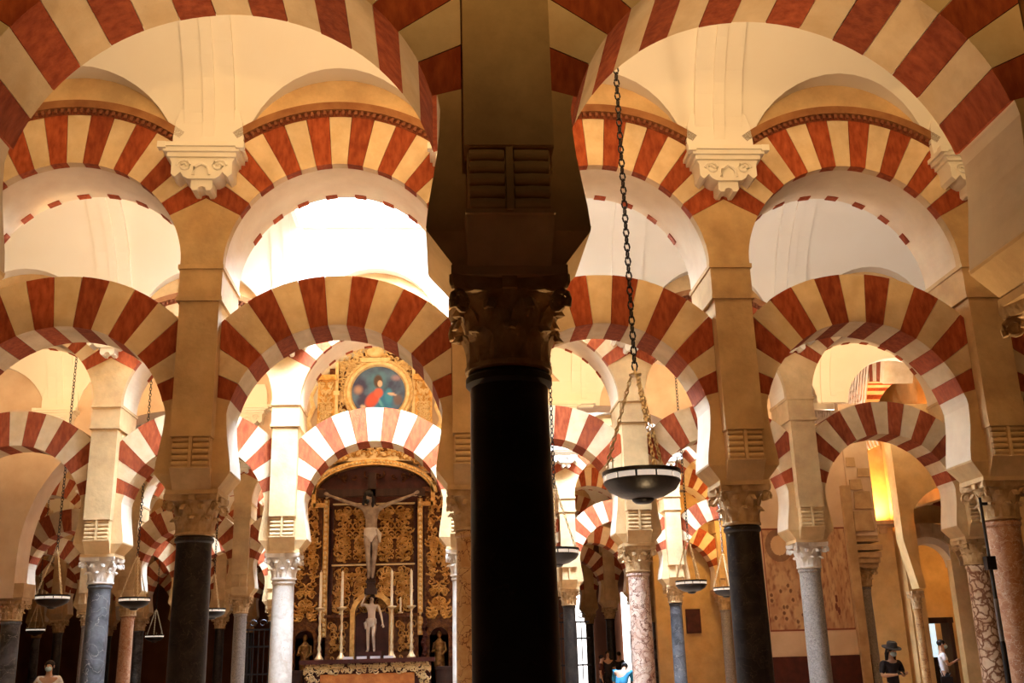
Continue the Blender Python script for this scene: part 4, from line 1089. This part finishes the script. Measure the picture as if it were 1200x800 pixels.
@cached
def lampmesh(part):
    if part == 'bowl':
        b = MB(); b.lathe([(.30, .0), (.315, .0), (.318, -.03), (.305, -.035)], 48); b.lathe([(.305, -.075), (.31, -.09), (.27, -.15), (.18, -.20), (.09, -.222), (.085, -.235), (.06, -.255), (.012, -.26)], 48)
        return b.mesh('bowl', BLACKM, True)
    if part == 'rim_band':
        b = MB()
        for k in range(12):
            a0, a1 = 2*pi*k/12+.03, 2*pi*(k+1)/12-.03
            vs = []; n = 4
            for i in range(n+1):
                a = a0+(a1-a0)*i/n
                for rr_, z in ((.300, -.076), (.309, -.076), (.309, -.034), (.300, -.034)): vs.append((rr_*cos(a), rr_*sin(a), z))
            fs = []
            for i in range(n):
                for q in range(4): fs.append((4*i+q, 4*i+(q+1) % 4, 4*i+4+(q+1) % 4, 4*i+4+q))
            b.add(vs, fs)
        return b.mesh('rim_band', BAND)
    if part == 'finial':
        return MB().box((0, 0, .045), (.008, .008, .09)).box((0, 0, .06), (.045, .008, .008)).mesh('finial', BRASS)
    if part == 'top_plate': return MB().lathe([(.05, .80), (.052, .815), (.012, .82), (.01, .86)], 16).mesh('top_plate', BRASS, True)
@cached
def chainmesh(k):
    a = 2*pi*k/3+.5; return slant_chain((.30*cos(a), .30*sin(a), .0), (.035*cos(a), .035*sin(a), .80), .05, .0078).mesh('brass_chain', BRASS)
def vault_z(y):
    for a, b_ in ((0, 1), (1, 2), (2, 3), (3, 4), (4, 5), (5, 6)):
        y0, y1 = ROW[a]+(.35 if a == 3 else .45), ROW[b_]-(.35 if b_ == 3 else .45)
        if y0 <= y <= y1: return VZ+VR*sqrt(max(0, 1-((y-(y0+y1)/2)/((y1-y0)/2))**2))
    return 9.3
def hanging_lamp(x, y, z, label, s=1.0, rz=0.):
    ztop = vault_z(y)+.02
    t = thing('hanging_lamp', label, 'lamp', (x, y, z), rz, group='hanging bowl lamps')
    o = inst('bowl', lampmesh('bowl'), t); inst('rim_band', lampmesh('rim_band'), t)
    for k in range(3):
        inst('brass_chain', chainmesh(k), t)
        a = 2*pi*k/3+1.4; inst('finial', lampmesh('finial'), t, (.30*cos(a), .30*sin(a), 0), a+pi/2)
    inst('top_plate', lampmesh('top_plate'), t)
    b = MB(); link_chain(b, .85, ztop-z, .085, .0085); inst('iron_chain', b.mesh('iron_chain', BLACKM), t)
    t.scale = (s, s, 1)
    return t
LAMPS = [(1.27, 8.2, 3.0, 'largest hanging bowl lamp, nearest, right of the black centre column', 0.2),
         (1.26, 14.7, 3.04, 'bowl lamp half hidden behind the black centre column, below the largest lamp', 1.0),
         (4.63, 21, 2.97, 'small bowl lamp left of the black column right of centre', .4),
         (6.83, 26.6, 3.15, 'tiny bowl lamp touching the left edge of the black column right of centre', .1),
         (-7.77, 20.8, 2.96, 'bowl lamp in front of the blue-grey column, left of the picture', .9),
         (-6.75, 22.6, 2.99, 'bowl lamp between the blue-grey column and the thick black column', .5),
         (-14.39, 38, 2.98, 'tiny distant bowl lamp low at the far left', .3),
         (-6.03, 26.8, 2.94, 'tiny bowl lamp just right of the thick black left column', .7),
         (-10.35, 38, 2.66, 'tiny distant bowl lamp just left of the thick black column', .2)]
for x, y, z, lab, rz in LAMPS: hanging_lamp(x, y, z, lab, rz=rz)

# ------------------------------------------------------------------ black pole by the right column
t = thing('lighting_pole', 'tall black lighting pole standing before the reddish column at right', 'pole', (5.49, 10.9, 0))
b = MB(); b.lathe([(.028, .05), (.028, 1.6), (.02, 1.62), (.02, 2.35), (.015, 2.36), (.015, 3.12)], 12)
inst('pole', b.mesh('pole', BLACKM, True), t)
inst('clamp', MB().box((0, 0, 2.42), (.10, .08, .14)).box((.04, 0, 3.05), (.06, .03, .03)).mesh('clamp', BLACKM), t)
inst('sleeve', MB().lathe([(.024, 1.62), (.024, 2.05)], 12).mesh('sleeve', mat('pole_steel', (.35, .33, .33), None, 5, .3, 0, metal=.8)), t)
for k in range(3): inst('leg', MB().tube([(0, 0, .45), (.42*cos(k*2.1+.3), .42*sin(k*2.1+.3), .02)], .014, 8).mesh('leg', BLACKM), t)

# ------------------------------------------------------------------ far background
GLOW = emit('daylit_doorway', (1.0, .95, .92), 2.4); AMBG = emit('lamplit_window', (1.0, .55, .12), .9)
b = MB(); b.box((0, 0, 2.3), (.8, .1, 4.6)); struct('door_2', b.mesh('door_2', GLOW), None, (6.6, 53.9, 0)); struct('door_3', b.mesh('door_3', GLOW), None, (9.1, 53.9, 0))
struct('door_4', b.mesh('door_4', GLOW), None, (3.1, 53.9, 0)); struct('door_5', MB().box((0, 0, 2.3), (.5, .1, 4.6)).mesh('door_5', AMBG), None, (-13.2, 53.9, 0))
struct('wall_amber', MB().box((9.9, 0, 3.5), (6.0, .3, 7)).mesh('wall_amber', AMBW), None, (0, 36.2, 0))
ld = bpy.data.lights.new('wall_lamp', 'POINT'); ld.energy = 130; ld.color = (1, .6, .16); ld.shadow_soft_size = .1
inst('wall_lamp', ld, None, (8.4, 33.5, 5.6), kind='structure')
wd = thing('wall_plaque', 'small dark plaque on the amber wall left of the black column', 'plaque', (8.15, 36.0, 2.6)); inst('board', MB().box((0, 0, 0), (.5, .06, .8)).box((0, -.035, 0), (.42, .03, .72)).mesh('board', DKRED), wd)
# lit lattice window, far right of centre
lw = thing('lit_window', 'far row of small lit window panes seen under the arches right of centre', 'window', (9.7, 50, 0))
for r_ in range(3):
    for c_ in range(5): inst('pane', MB().box((-.9+c_*.45, 0, 1.1+r_*.55), (.28, .05, .3)).mesh('pane', AMBG if r_ else GLOW), lw)
inst('frame', MB().box((0, .08, 1.65), (2.6, .08, 2.0)).box((0, .08, .33), (2.8, .2, .66)).mesh('frame', WOOD), lw)
# iron grille of a side chapel seen left of the altar and right of centre
for gx, gy, lb_ in ((-5.4, 33.2, 'tall dark iron grille between the columns left of the altarpiece'), (2.95, 33.6, 'tall dark iron grille right of the black centre column')):
    g = thing('iron_grille', lb_, 'grille', (gx, gy, 0))
    for k in range(16): inst('bar', MB().tube([(0, 0, .1), (0, 0, 2.6)], .018, 6).mesh('bar', BLACKM) if k == 0 else bpy.data.meshes['bar'], g, (-1.2+k*.16, 0, 0))
    for z in (.2, 1.3, 2.1, 2.6): inst('cross_rail', MB().box((0, 0, z), (2.6, .05, .05)).mesh('cross_rail', BLACKM), g)
    cr = MB()
    for k in range(8):
        x = -1.05+k*.3; cr.tube([(x+.13*(1-i/14)*cos(i*.6), 0, 2.78+.13*(1-i/14)*sin(i*.6)) for i in range(12)], .016, 4)
    inst('crest', cr.mesh('crest', BLACKM), g, kind='stuff')
b = MB()
